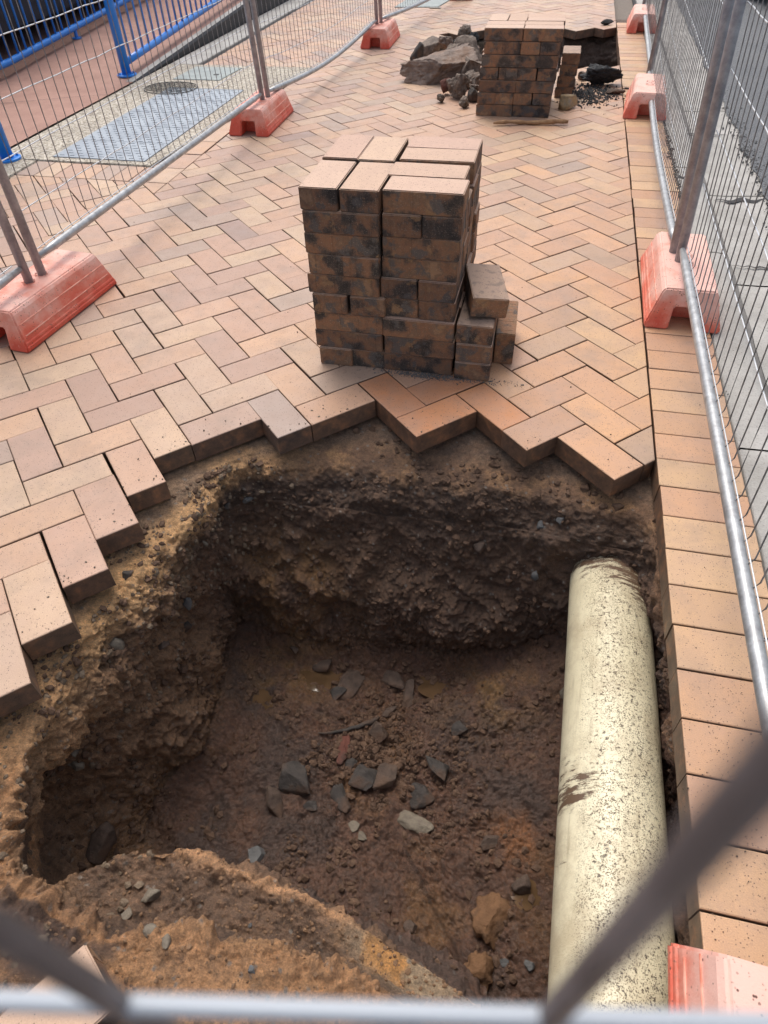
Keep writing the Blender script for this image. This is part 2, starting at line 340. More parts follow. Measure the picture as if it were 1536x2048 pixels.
def put_brick(poly, tn, dz=0, tilt=(0, 0)):
    "poly ccw top outline; chamfered slab 65 mm thick"
    if len(poly) < 3: return
    A = sum(poly[k-1][0]*poly[k][1]-poly[k][0]*poly[k-1][1] for k in range(len(poly)))/2
    if abs(A) < .0008: return
    if A < 0: poly = poly[::-1]
    cx = sum(p[0] for p in poly)/len(poly); cy_ = sum(p[1] for p in poly)/len(poly); n = len(poly); b0 = len(pv)
    def inset(d):
        out = []
        for k in range(n):
            p0, p1, p2 = poly[k-1], poly[k], poly[(k+1) % n]
            e1 = Vector((p1[0]-p0[0], p1[1]-p0[1])).normalized(); e2 = Vector((p2[0]-p1[0], p2[1]-p1[1])).normalized()
            n1 = Vector((-e1.y, e1.x)); n2 = Vector((-e2.y, e2.x)); bis = n1+n2; q = bis.length_squared
            bis = bis*(2/max(q, .5)); out.append((p1[0]+bis.x*d/1, p1[1]+bis.y*d/1))
        return out
    g = random.uniform(.0010, .0024); zt = lambda x, y: dz+tilt[0]*(x-cx)+tilt[1]*(y-cy_)
    rings = [(inset(g), -.065), (inset(g), -.0028), (inset(g+.0008), -.001), (inset(g+.0028), 0.)]
    for ring, z in rings:
        for x, y in ring: pv.append((x, y, z+zt(x, y)))
    for a in range(3):
        for k in range(n):
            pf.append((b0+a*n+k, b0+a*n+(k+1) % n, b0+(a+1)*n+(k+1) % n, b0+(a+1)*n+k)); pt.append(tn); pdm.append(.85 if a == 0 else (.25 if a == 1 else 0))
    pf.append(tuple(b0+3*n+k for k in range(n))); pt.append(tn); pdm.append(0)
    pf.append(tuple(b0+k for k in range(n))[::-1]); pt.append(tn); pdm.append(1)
# ramp / slab outline: pavers end here
SLAB = [(-2.25, 2.60), (-1.27, 2.60), (-1.10, 4.05), (-1.02, 4.95), (-2.25, 4.95)]
def left_edge(y): return -1.98 if y < 5 else -2.02
def flush():
    me = mesh('paving', pv, pf)
    for nm, vals in (('tone', pt), ('dirt', [(d, d, d) for d in pdm])):
        a = me.color_attributes.new(nm, 'FLOAT_COLOR', 'CORNER'); arr = []
        for p, v in zip(me.polygons, vals): arr += [v[0], v[1], v[2], 1.]*p.loop_total
        a.data.foreach_set('color', arr)
    pv.clear(); pf.clear(); pt.clear(); pdm.clear(); return me
HB = -1.06                                             # straight course between herringbone and the slab
for i in range(-40, 110):
    for j in range(-40, 110):
        d = (i-j) % 4
        if d == 0: u0, u1, v0, v1 = i, i+2, j, j+1; cells = ((i, j), (i+1, j))
        elif d == 3: u0, u1, v0, v1 = i, i+1, j, j+2; cells = ((i, j), (i, j+1))
        else: continue
        x, y = uv2xy((u0+u1)/2, (v0+v1)/2)
        if not (-2.3 < x < 1.5 and -1.7 < y < 10.2): continue
        if not all(keep(*c_) for c_ in cells): continue
        P = [uv2xy(u0, v0), uv2xy(u1, v0), uv2xy(u1, v1), uv2xy(u0, v1)]
        tn = tone(x, y); jx, jy = random.gauss(0, .0009), random.gauss(0, .0009); ja = random.gauss(0, .0035); mx, my = uv2xy((u0+u1)/2, (v0+v1)/2); P = [(mx+(a-mx)-(b-my)*ja+jx+random.gauss(0, .0004), my+(b-my)+(a-mx)*ja+jy+random.gauss(0, .0004)) for a, b in P]
        P = clip(P, 1, 0, BX-.002)
        dzz = random.gauss(0, .0007); tl = (random.gauss(0, .0035), random.gauss(0, .0035))
        ylo, yhi = min(q[1] for q in P), max(q[1] for q in P)
        if yhi < 2.362 or ylo > 4.955: parts = [clip(P, -1, 0, 1.985)]
        else: parts = [clip(P, -1, 0, 1.060), clip(clip(clip(P, 1, 0, -1.060), 0, 1, 2.362), -1, 0, 1.985), clip(clip(clip(P, 1, 0, -1.060), 0, -1, -4.956), -1, 0, 1.985)]
        for Q in parts: put_brick(Q, tn, dzz, tl)
# straight courses around the slab
for k in range(8): put_brick([(-1.985+.116*k, 2.365), (-1.985+.116*(k+1), 2.365), (-1.985+.116*(k+1), 2.59), (-1.985+.116*k, 2.59)], tone(-2, 2.5), random.gauss(0, .0008), (0, 0))
for k in range(12):
    y0 = 2.60+.232*k; xa = -1.262+.166*(y0-2.6)/1.35; xb = -1.262+.166*(y0+.232-2.6)/1.35
    if y0 < 4.9: put_brick([(xa, y0), (-1.064, y0), (-1.064, y0+.23), (xb, y0+.23)], tone(-2, 2.5), random.gauss(0, .0008), (0, 0))
put_brick([(-1.057, 2.365), (-1.057-.0, 2.59), (-1.17, 2.59), (-1.17, 2.365)], tone(-1, 2), 0, (0, 0))
tag(link('paving', flush(), PAVER), kind='structure')
Y0, BW = 1.119, .1172
k = -50
while True:
    y = Y0-k*BW; k += 1
    if y > 10.2: continue
    if y < -1.7: break
    jx = random.gauss(0, .0012)
    put_brick([(BX+.001+jx, y-BW), (BX+.228+jx, y-BW), (BX+.228+jx, y), (BX+.001+jx, y)], tone(1.4, y, True), random.gauss(0, .0008), (random.gauss(0, .003), random.gauss(0, .004)))
tag(link('paving_border', flush(), PAVER), kind='structure')

# ------------------------------------------------------------------ excavated soil (pit)
def curve(pts, cx, cyy, K):
    th = np.array([math.atan2(p[1]-cyy, p[0]-cx) for p in pts]); r = np.array([math.hypot(p[0]-cx, p[1]-cyy) for p in pts]); z = np.array([p[2] for p in pts])
    o = np.argsort(th); th, r, z = th[o], r[o], z[o]
    T = np.linspace(-math.pi, math.pi, K, endpoint=False)
    th3 = np.concatenate([th-2*math.pi, th, th+2*math.pi])
    def ip(a):
        y = np.interp(T, th3, np.tile(a, 3)); g = np.exp(-np.linspace(-2, 2, 25)**2); g /= g.sum()
        return np.convolve(np.concatenate([y[-12:], y, y[:12]]), g, 'valid')
    return ip(r), ip(z)
def pit(name, cx, cyy, zc, curves, rect, zrect, K, rows, disp, colf):
    T = np.linspace(-math.pi, math.pi, K, endpoint=False); cs, sn = np.cos(T), np.sin(T)
    keys = [(np.zeros(K), np.full(K, zc))]+[curve(c, cx, cyy, K) for c in curves]
    x0, y0, x1, y1 = rect
    tx = np.where(cs > 0, (x1-cx)/np.maximum(cs, 1e-6), (x0-cx)/np.minimum(cs, -1e-6)); ty = np.where(sn > 0, (y1-cyy)/np.maximum(sn, 1e-6), (y0-cyy)/np.minimum(sn, -1e-6))
    keys.append((np.minimum(tx, ty), np.full(K, zrect)))
    L = []; TT = []
    for a, ((ra, za), (rb, zb), n) in enumerate(zip(keys, keys[1:], rows)):
        for q in range(n):
            t = q/n
            L.append(np.stack([cx+(ra+(rb-ra)*t)*cs, cyy+(ra+(rb-ra)*t)*sn, za+(zb-za)*t], -1)); TT.append(a+t)
    ra, za = keys[-1]; L.append(np.stack([cx+ra*cs, cyy+ra*sn, za], -1)); TT.append(float(len(keys)-1))
    P = np.array(L); TT = np.repeat(np.array(TT)[:, None], K, 1)
    # soften the section of the key curves
    for _ in range(16):
        Q = P.copy(); Q[1:-1] = (P[:-2]+2*P[1:-1]+P[2:])/4; P = Q
    du = np.gradient(P, axis=0); dv = (np.roll(P, -1, 1)-np.roll(P, 1, 1)); N = np.cross(dv, du); N /= np.maximum(np.linalg.norm(N, axis=2, keepdims=True), 1e-9)
    N[0] = (0, 0, 1); N *= np.where(N[..., 2:3].mean() < 0, -1, 1)
    for _ in range(3): N[1:-1] = (N[:-2]+N[1:-1]+N[2:])/3
    Pf, Nf, tf = P.reshape(-1, 3), N.reshape(-1, 3), TT.reshape(-1)
    Pn = disp(Pf, Nf, tf); me = gridmesh(name, Pn.reshape(P.shape), True)
    col, wetn = colf(Pn, tf, Nf); setcol(me, 'soil', col); a = me.attributes.new('wet', 'FLOAT', 'POINT'); a.data.foreach_set('value', wetn.astype('f4'))
    return me
a3 = lambda *q: [tuple(at(px, py, z)) for px, py, z in q]
CXP, CYP = .66, -.22
F = a3((480, 1250, -.78), (600, 1300, -.78), (760, 1318, -.78), (900, 1325, -.78), (1010, 1305, -.72), (1110, 1265, -.64), (455, 1400, -.78), (425, 1500, -.78), (300, 1640, -.80),
       (330, 1700, -.78), (480, 1745, -.78), (620, 1805, -.78), (760, 1875, -.78), (860, 1945, -.78), (960, 2005, -.78))+[(1.30, .22, -.60), (1.38, .12, -.64), (1.39, -.25, -.68), (1.39, -.7, -.72), (1.25, -.95, -.78), (.2, -.64, -.78)]
M = [(.14, .235, -.43), (.35, .25, -.45), (.578, .262, -.46), (.80, .275, -.45), (.98, .29, -.42), (1.18, .265, -.38), (1.32, .25, -.36), (1.37, .15, -.38), (1.372, -.25, -.38), (1.372, -.75, -.38), (1.28, -.95, -.34)]+\
    a3((430, 1150, -.42), (366, 1280, -.42), (285, 1410, -.44), (190, 1560, -.46), (120, 1660, -.46), (88, 1740, -.45), (170, 1775, -.42), (245, 1682, -.27), (360, 1688, -.265), (480, 1738, -.265), (620, 1798, -.265), (760, 1868, -.26), (860, 1938, -.255), (960, 1998, -.25))
M2 = [(.13, .31, -.22), (.35, .335, -.24), (.578, .345, -.25), (.80, .355, -.25), (.98, .37, -.24), (1.20, .31, -.20), (1.335, .30, -.19), (1.362, .15, -.20), (1.364, -.25, -.20), (1.364, -.75, -.20), (1.25, -.99, -.20)]+\
    a3((412, 1105, -.22), (345, 1200, -.22), (250, 1320, -.23), (150, 1475, -.24), (78, 1610, -.25), (42, 1715, -.25), (95, 1805, -.27), (200, 1846, -.285), (380, 1848, -.28), (560, 1874, -.265), (720, 1930, -.25), (860, 1990, -.25), (960, 2016, -.24))
RM = [(.10, .36, -.10), (.30, .42, -.115), (.578, .455, -.125), (.80, .455, -.13), (.98, .445, -.13), (1.20, .40, -.115), (1.34, .385, -.10)]+\
    a3((385, 1040, -.10), (310, 1110, -.10), (205, 1235, -.105), (100, 1390, -.105), (35, 1555, -.105),
        (5, 1680, -.11), (45, 1785, -.10), (120, 1822, -.10), (190, 1865, -.095), (380, 1868, -.09), (560, 1895, -.09), (720, 1955, -.10), (860, 2010, -.11), (960, 2030, -.13))+\
    [(1.350, .2, -.10), (1.352, -.25, -.10), (1.352, -.8, -.10), (1.2, -1.02, -.12)]
BN = [(-.06, .12, -.075), (-.10, -.3, -.078), (-.12, -.65, -.085), (-.06, -.95, -.085), (.15, -1.05, -.08), (.5, -.98, -.08), (.85, -.99, -.085), (1.3, -1.12, -.085), (1.42, -.8, -.075), (1.40, -.2, -.075), (1.40, .3, -.075), (1.38, .44, -.075),
      (1.14, .57, -.080), (.9, .62, -.083), (.66, .65, -.085), (.4, .62, -.08), (.14, .42, -.078), (.02, .25, -.075)]
PUDS = [(640, 1352, .060, .045), (892, 1372, .085, .045), (1062, 1790, .045, .03), (520, 1400, .04, .03)]
PUDW = [(*at(px, py, -.78)[:2], a, b) for px, py, a, b in PUDS]
CC = at(815, 1935, -.24)
def disp(P, N, t):
    x, y, z = P.T
    t = np.where(t > 2, np.maximum(2, 2+(t-2)*.5)*(t <= 4)+(t-1)*(t > 4), t)
    fl = np.clip(1.15-t, 0, 1)*(t < 1.15); wall = np.clip(np.minimum(t-.85, 3.1-t)*2.2, 0, 1); bench = np.clip((t-2.7)*2.5, 0, 1)
    big = fbm(P, .30, 3, 5); mid = fbm(P, .09, 3, 11, .6); fine = fbm(P, .024, 3, 23, .65); w1, cid = worley(P+.01*np.stack([mid, big, fine], -1), .034, 3); w2, cid2 = worley(P, .014, 9)
    lump = (.6-w1)*np.where(cid > .45, 1, .25); lump2 = (.6-w2)*np.where(cid2 > .4, 1, .3)
    left = np.clip((.42-x)/.35, 0, 1)*np.clip((t-1)*2, 0, 1); ledge = np.clip((-.55-y)/.12, 0, 1)*np.clip((t-1.5)*3, 0, 1)
    conc = np.exp(-(((x-CC.x)/.13)**2+((y-CC.y-.25*(CC.x-x))/.045)**2)**2)*(t > 1.9)
    # diagonal scoops left by the digger bucket on the far wall
    groove = ridged(np.stack([x*.55+z*.75, y*.4, z*.35-x*.15], -1), .10, 2, 31)*np.clip((y-.12)/.12, 0, 1)
    clod = np.maximum(0, vnoise(P+7, .042, 5)-.15)+.6*np.maximum(0, vnoise(P+3, .022, 6)-.1)
    slab_ = np.clip(fbm(P+4, .11, 2, 88)*2.2, -1, 1); far_ = np.clip((y-.12)/.12, 0, 1)
    h = big*(.03*fl+.06*wall)+slab_*.016*wall+mid*(.022*fl+.022*wall*(1-.3*far_)+.007*bench)+fine*(.012*fl+.015*wall*(1-.4*far_)+.006)+groove*.020*wall*(t < 2.6)+clod*(.016*fl+.013*wall)
    h += lump*(.010*fl+.012*left*(y > -.35)+.010*left+.007*wall)*1.0+lump2*(.005+.008*left)+vnoise(P, .007, 77)*.0022
    cave = np.exp(-(((x-.05)/.16)**2+((y+.62)/.14)**2+((z+.45)/.15)**2)); h -= cave*.10*wall
    band = np.exp(-((z+.13)/.035)**2)*wall*(ridged(P*np.array([1, 1, .3]), .05, 2, 51)*.5+.2); h += band*.010*(y > -.5)
    h *= 1-.85*conc
    lz = np.clip((-.60-y)/.06, 0, 1)*(t > 1.95)*(t < 2.9); h *= 1-.35*lz
    edge = np.clip((t-3.9)/.12, 0, 1); h *= 1-edge
    nearb = np.clip((-.62-y)/.08, 0, 1)*(t > 2.9); h += nearb*(1-edge)*(mid*.016+fine*.016+clod*.016+ridged(P, .03, 2, 99)*.004)
    bfac = np.clip((t-3.0)/.3, 0, 1); h = h*(1-.55*bfac)
    Q = P+N*h[:, None]
    pz = sum(np.exp(-((x-px)/a/1.4)**2-((y-py)/b/1.4)**2) for px, py, a, b in PUDW); Q = P+N*(h*(1-.75*np.clip(pz, 0, 1)*fl))[:, None]
    # mound of soil around ledge tip, shallow bowls for puddles
    for px, py, a, b in PUDW: Q[:, 2] -= fl*.022*np.exp(-((x-px)/a/1.25)**2-((y-py)/b/1.25)**2)
    Q[:, 2] += fl*.05*np.exp(-((x-.25)/.22)**2-((y+.15)/.25)**2)-fl*.03*np.exp(-((x-1.0)/.1)**2-((y+.50)/.1)**2)
    Q[:, 2] += .065*np.exp(-((t-.98)/.13)**2)*(1-.8*np.clip((-.45-y)/.1, 0, 1))
    under = t > 3.15
    Q[under, 2] = np.minimum(Q[under, 2], -.068)
    Q[:, 2] = np.where((t > 2.6), np.minimum(Q[:, 2], -.0665), Q[:, 2])
    rgt = (Q[:, 0] > 1.343) & (Q[:, 2] > -.066); Q[rgt, 2] = -.067
    return Q
def mixc(a, b, w): return a*(1-w[:, None])+np.array(b)*w[:, None]
def colf(P, t, N):
    t = np.where(t > 2, np.maximum(2, 2+(t-2)*.5)*(t <= 4)+(t-1)*(t > 4), t); x, y, z = P.T; n = len(P); n1 = fbm(P, .22, 4, 61); n2 = fbm(P, .07, 4, 67, .6); n3 = fbm(P, .45, 2, 71)
    S_ = lambda a, lo, hi: np.clip((a-lo)/(hi-lo), 0, 1)
    c = np.tile([.088, .050, .034], (n, 1))                                   # floor mud
    c = mixc(c, (.12, .068, .034), S_(n1, .1, .4)*(t < 1.1)); c = mixc(c, (.06, .04, .032), S_(-n1, .1, .4))
    c = mixc(c, (.17, .105, .045), np.exp(-((x-.30)/.16)**2-((y-.08)/.12)**2)*S_(n2, -.4, .2)*(t < 1.3)*.8); c = mixc(c, (.15, .092, .04), np.exp(-((x-1.0)/.16)**2-((y-.10)/.12)**2)*S_(n2, -.3, .3)*(t < 1.2))
    c = mixc(c, (.19, .088, .035), np.exp(-((x-1.10)/.09)**2-((y+.32)/.07)**2)*(t < 1.3)*S_(n2, -.4, .2))
    wl = S_(t, .9, 1.15); c = mixc(c, (.068, .042, .027), wl*S_(y, .1, .25)*.9); c = mixc(c, (.045, .03, .023), wl*S_(n2, .1, .4)*.5)   # dark clay of the far wall
    c = mixc(c, (.20, .115, .042), wl*np.exp(-((x-.28)/.20)**2)*S_(y, .1, .25)*S_(n2, -.5, .3)*S_(-z, .25, .45)*.8)
    c = mixc(c, (.15, .092, .052), wl*S_(-x, -.35, -.1)*S_(y, .2, 0)); 
    c = mixc(c, (.20, .155, .105), wl*S_(-x, -.3, -.05)*S_(y, .2, 0)*S_(n2, .0, .35)*S_(z, -.42, -.2)*.8)
    up_ = S_(z+.02*n2-.045*S_(y, .15, .35), -.19, -.13); c = mixc(c, (.205, .125, .075), up_*.9)
    c = mixc(c, (.44, .285, .145), up_*S_(-x, -.40, -.12)*S_(n1+n2*.6, -.6, -.05)*(t > 2.3))   # yellow bedding sand at the left
    c = mixc(c, (.34, .21, .105), up_*S_(n1+n2, .05, .5)*S_(y, .3, .4)*.8)
    c = mixc(c, (.13, .10, .08), S_(t, 3.3, 3.7)*S_(y, -.45, -.2)*S_(n2, -.5, .1)*.8)    # grey crusher dust beside the pavers
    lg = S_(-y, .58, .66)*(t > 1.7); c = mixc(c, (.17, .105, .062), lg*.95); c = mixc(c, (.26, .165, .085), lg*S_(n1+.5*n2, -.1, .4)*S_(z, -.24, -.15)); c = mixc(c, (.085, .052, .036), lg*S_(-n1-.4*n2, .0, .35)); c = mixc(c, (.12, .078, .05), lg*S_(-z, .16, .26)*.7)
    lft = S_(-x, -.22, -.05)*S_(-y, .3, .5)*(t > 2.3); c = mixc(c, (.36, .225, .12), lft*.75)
    c = mixc(c, (.085, .055, .037), lg*S_(t, 2.02, 2.12)*S_(t, 3.0, 2.75)*(.3+.5*S_(n2, -.2, .2))); c = mixc(c, (.33, .19, .095), lg*S_(t, 2.9, 3.02)*S_(n1+n2+.9*np.exp(-((t-3.03)/.07)**2), -.1, .35)*.85); c = mixc(c, (.085, .052, .036), lg*(t > 3.05)*S_(-n1-n2*.8, .02, .3)*.85)  # shade on the ledge behind its crest put into the colour; lighter sandy rim
    c = mixc(c, (.33, .20, .11), lg*np.exp(-((t-2.0)/.06)**2)*S_(n2, -.6, 0))  # lit edge along the ledge crest put into the colour
    conc = np.exp(-(((x-CC.x)/.13)**2+((y-CC.y-.25*(CC.x-x))/.045)**2)**2)*(t > 1.9); c = mixc(c, (.22, .18, .125), conc*.9); c = mixc(c, (.31, .16, .045), conc*S_(n2, .0, .3)*.85)
    w1, cid = worley(P, .012, 41); st = (cid > .93)*S_(w1, .42, .3); c = mixc(c, (.17, .165, .155), st*.8*S_(t, 1., 1.5))
    wetn = S_(-z, .45, .68); 
    c = c*np.array([1.03, .97, .92]); c = c*np.where(t < 2.6, 1.5+.15*S_(t, .9, 1.3), 1.3)[:, None]; return c, wetn  # pit floor and walls lightened in colour to make up for weak ambient light
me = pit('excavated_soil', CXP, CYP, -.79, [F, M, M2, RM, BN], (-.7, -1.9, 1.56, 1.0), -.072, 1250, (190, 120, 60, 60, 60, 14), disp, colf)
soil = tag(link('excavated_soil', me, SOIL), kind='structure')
bv = BVHTree.FromObject(soil, bpy.context.evaluated_depsgraph_get())
def hit(px, py):
    d = (FW+RT*((px-768)/FPX)+UP*((1024-py)/FPX)).normalized(); p, n, _, dd = bv.ray_cast(CAM, d)
    return (p, n) if p else (at(px, py, -.78), Vector((0, 0, 1)))
# far pit
def disp2(P, N, t):
    h = fbm(P, .2, 4, 5)*.10+fbm(P, .05, 3, 9, .6)*.04; h *= (t < 2.6); Q = P+N*h[:, None]
    Q[t > 1.9, 2] = np.minimum(Q[t > 1.9, 2], -.068); return Q
def colf2(P, t, N):
    c = np.tile([.14, .10, .08], (len(P), 1)); n1 = fbm(P, .2, 3, 3)
    c = mixc(c, (.15, .115, .08), np.clip((.75-P[:, 0])/.2, 0, 1)*np.clip((P[:, 2]+.45)/.1, 0, 1)*np.clip(n1*3+.6, 0, 1)); return c, np.zeros(len(P))
fp = lambda g, z: [(.62+(p[0]-.62)*g, 5.95+(p[1]-5.95)*g, z) for p in FARPIT]
left_sh = [(.62+(p[0]-.62)*(1.0 if p[0] > .6 else .5), 5.95+(p[1]-5.95)*.92, -.42 if p[0] > .6 else -.22) for p in FARPIT]
me = pit('far_pit_soil', .62, 5.95, -.38, [left_sh, fp(.985, -.12), fp(1.06, -.075)], (-.7, 4.6, 1.56, 7.6), -.072, 420, (60, 60, 16, 8), disp2, colf2)
tag(link('far_pit_soil', me, SOIL), kind='structure')
# ground sheet round both pits, out to the horizon
xs = [-60, -.7, 1.56, 60]; ys = [-60, -1.9, 1.0, 4.6, 7.6, 90]; gv, gf = [], []
for yy in ys:
    for xx in xs: gv.append((xx, yy, -.072 if -1 < xx < 2 else -.30))
gv = [(x, y, -.072) for x, y, z in gv]
for r_ in range(5):
    for c_ in range(3):
        if c_ == 1 and r_ in (1, 3): continue
        if c_ == 2: continue
        gf.append((r_*4+c_, r_*4+c_+1, r_*4+c_+5, r_*4+c_+4))
tag(link('ground', mesh('ground', gv, gf), GRIT), kind='structure')

# puddles
for i, ((px, py, _, _), (wx, wy, a, b)) in enumerate(zip(PUDS, PUDW)):
    p, n = hit(px, py); zz = min(bv.ray_cast(Vector((wx+dx, wy+dy, 0)), Vector((0, 0, -1)))[0].z for dx in (-a*.3, 0, a*.3) for dy in (-b*.3, 0, b*.3))
    cx_, cy_ = p.x, p.y; vs = [(cx_, cy_, zz+.007)]
    for k in range(48):
        th = 2*math.pi*k/48; rr_ = 1.25+.25*math.sin(3*th+i)+.15*math.sin(5*th+2*i); vs.append((cx_+a*rr_*math.cos(th), cy_+b*rr_*math.sin(th), zz+.007))
    tag(link('puddle_water', mesh('puddle', vs, [(0, k+1, (k+1) % 48+1) for k in range(48)]), PUD), kind='structure')

# ------------------------------------------------------------------ rocks
def rock(name, loc, dims, mat, label, cat='rock', rz=0, seed=0, sub=4, flat=.5, group=None, rough=.12, tilt=(0, 0), sink=.25, cuts=13):
    bm = bmesh.new(); bmesh.ops.create_icosphere(bm, subdivisions=sub, radius=1); rr_ = random.Random(seed*7+3)
    V = np.array([v.co[:] for v in bm.verts])
    for _ in range(cuts):
        n = np.array([rr_.gauss(0, 1) for _ in range(3)]); n /= np.linalg.norm(n); d = rr_.uniform(.34, .8)
        s_ = V@n-d; m_ = s_ > 0; V[m_] -= (s_[m_]*.985)[:, None]*n
    nn = fbm(V+seed*3.1, .8, 4, seed, .55)*rough+fbm(V+seed, .25, 4, seed+5, .7)*rough*.6; V *= (1+nn)[:, None]
    V *= np.array(dims)/2/np.array([np.ptp(V[:, i])/2 for i in range(3)])
    for v, q in zip(bm.verts, V): v.co = q
    o = bmobj(name, bm, RK[mat], smooth=True); 
    o.location = Vector(loc)+Vector((0, 0, dims[2]*(.5-sink))); o.rotation_euler = (tilt[0], tilt[1], rz)
    return tag(o, label, cat, group)
PX = lambda p: (p-CAM).dot(FW)/FPX
G1 = 'stones lying on the floor of the pit'
stones = [  # px, py, w px, h px, thickness ratio, rotation deg, material, label
 (650, 1330, 44, 26, .4, 5, 'mud', 'small flat muddy stone at the edge of the puddle by the far wall'),
 (700, 1372, 46, 66, .35, -25, 'mud', 'kite-shaped flat brown stone beside the brown puddle'),
 (674, 1390, 34, 34, .4, 20, 'dark', 'small dark stone tucked under the kite-shaped stone'),
 (785, 1362, 60, 36, .4, -15, 'mud', 'flat reddish brown stone between the two brown puddles'),
 (816, 1390, 36, 56, .4, -20, 'mud', 'pointed brown stone just right of the flat reddish one'),
 (778, 1424, 36, 26, .5, 20, 'mud', 'small rounded stone above the muddy root'),
 (755, 1465, 44, 42, .7, 10, 'mud', 'round brown clay lump at the right end of the muddy root'),
 (687, 1502, 22, 66, .4, 4, 'red', 'narrow red brick shard standing under the muddy root'),
 (597, 1562, 66, 62, .5, 10, 'dark', 'broad dark trapezoid stone half sunk in the mud'),
 (553, 1606, 34, 62, .7, 25, 'mud', 'smooth purplish brown stone shaped like a finger'),
 (724, 1552, 50, 56, .6, -25, 'dark', 'angular dark stone in the middle of the stone cluster'),
 (681, 1592, 40, 56, .6, 25, 'dark', 'dark mottled stone left of the cluster with a white chip'),
 (771, 1552, 42, 72, .6, -18, 'mud', 'tall wedge stone with one pale edge in the cluster'),
 (879, 1536, 60, 40, .6, -18, 'dark', 'black blocky stone at the right of the cluster'),
 (842, 1588, 54, 52, .6, 35, 'dark', 'dark pointed stone with a tan face right of the cluster'),
 (828, 1650, 84, 32, .5, -18, 'pale', 'long pale grey stone lying alone on the mud'),
 (920, 1460, 34, 30, .7, 0, 'dark', 'small round black stone beside the white-shining puddle'),
 (708, 1659, 26, 20, .5, -40, 'pale', 'tiny tan stone chip left of the long pale stone'),
 (727, 1677, 20, 16, .6, 0, 'pale', 'tiny pale pebble below the tan chip'),
 (513, 1712, 36, 36, .5, 10, 'grey', 'light grey angular stone at the edge of the near soil bank'),
 (981, 1684, 42, 30, .6, 0, 'mud', 'rounded grey-brown stone in the hollow near the pipe'),
 (620, 1613, 30, 18, .4, 5, 'dark', 'thin dark stone flake next to the finger-shaped stone'),
 (985, 1835, 92, 92, .5, 20, 'orange', 'large orange clay clod beside the cream pipe'),
 (955, 1945, 66, 60, .7, 0, 'orange', 'dark orange-brown soil lump at the tip of the near bank'),
 (822, 1852, 28, 24, .6, 0, 'mud', 'small brown stone near the edge of the near bank'),
 (207, 1696, 66, 62, .9, 35, 'mud', 'large rounded brown stone wedged in the hollow at the left'),
 (1042, 1775, 40, 36, .7, 0, 'mud', 'brown lump beside the small shiny puddle near the pipe'),
 (1128, 1386, 22, 24, .8, 0, 'pale', 'small tan stone touching the left side of the pipe'),
 (700, 1530, 26, 22, .6, 0, 'dark', 'little dark stone above the dark cluster'),
 (590, 1300, 22, 16, .6, 0, 'mud', 'small brown pebble at the foot of the far wall'),
 (1060, 1935, 22, 20, .6, 0, 'grey', 'small grey pebble by the pipe near the bottom'),
 (1010, 1925, 20, 16, .6, 0, 'grey', 'small grey pebble between the soil lump and the pipe')]
for k, (px, py, w_, h_, tr, rz, mt, lb) in enumerate(stones):
    p, n = hit(px, py); s_ = PX(p); dx, dy = w_*s_, h_*s_*1.1
    nm = 'clay_clod' if mt == 'orange' else 'brick_shard' if mt == 'red' else 'stone'
    rock(nm, p, (dx, dy, min(dx, dy)*tr*1.1), mt, lb, {'clay_clod': 'clod', 'brick_shard': 'brick piece'}.get(nm, 'stone'), R(rz), k+1, 4, group=G1, rough=.42 if mt == 'orange' else .12, cuts=3 if mt == 'orange' else 13, tilt=(random.uniform(-.3, .3), random.uniform(-.3, .3)), sink=.30)
# muddy root
bm = bmesh.new(); ps = [hit(638+13*q, 1470-(q*q)*.38)[0]+Vector((0, 0, .006)) for q in range(10)]
zsm = [sum(p.z for p in ps[max(0, i-1):i+2])/len(ps[max(0, i-1):i+2])+.005 for i in range(10)]
tube(bm, [(p.x+random.gauss(0, .003), p.y+random.gauss(0, .003), z_) for p, z_ in zip(ps, zsm)], [.003, .004, .005, .005, .006, .006, .007, .008, .009, .006], 8)
tag(bmobj('root', bm, RK['dark'], smooth=True), 'dark muddy root lying across the pit floor', 'root')
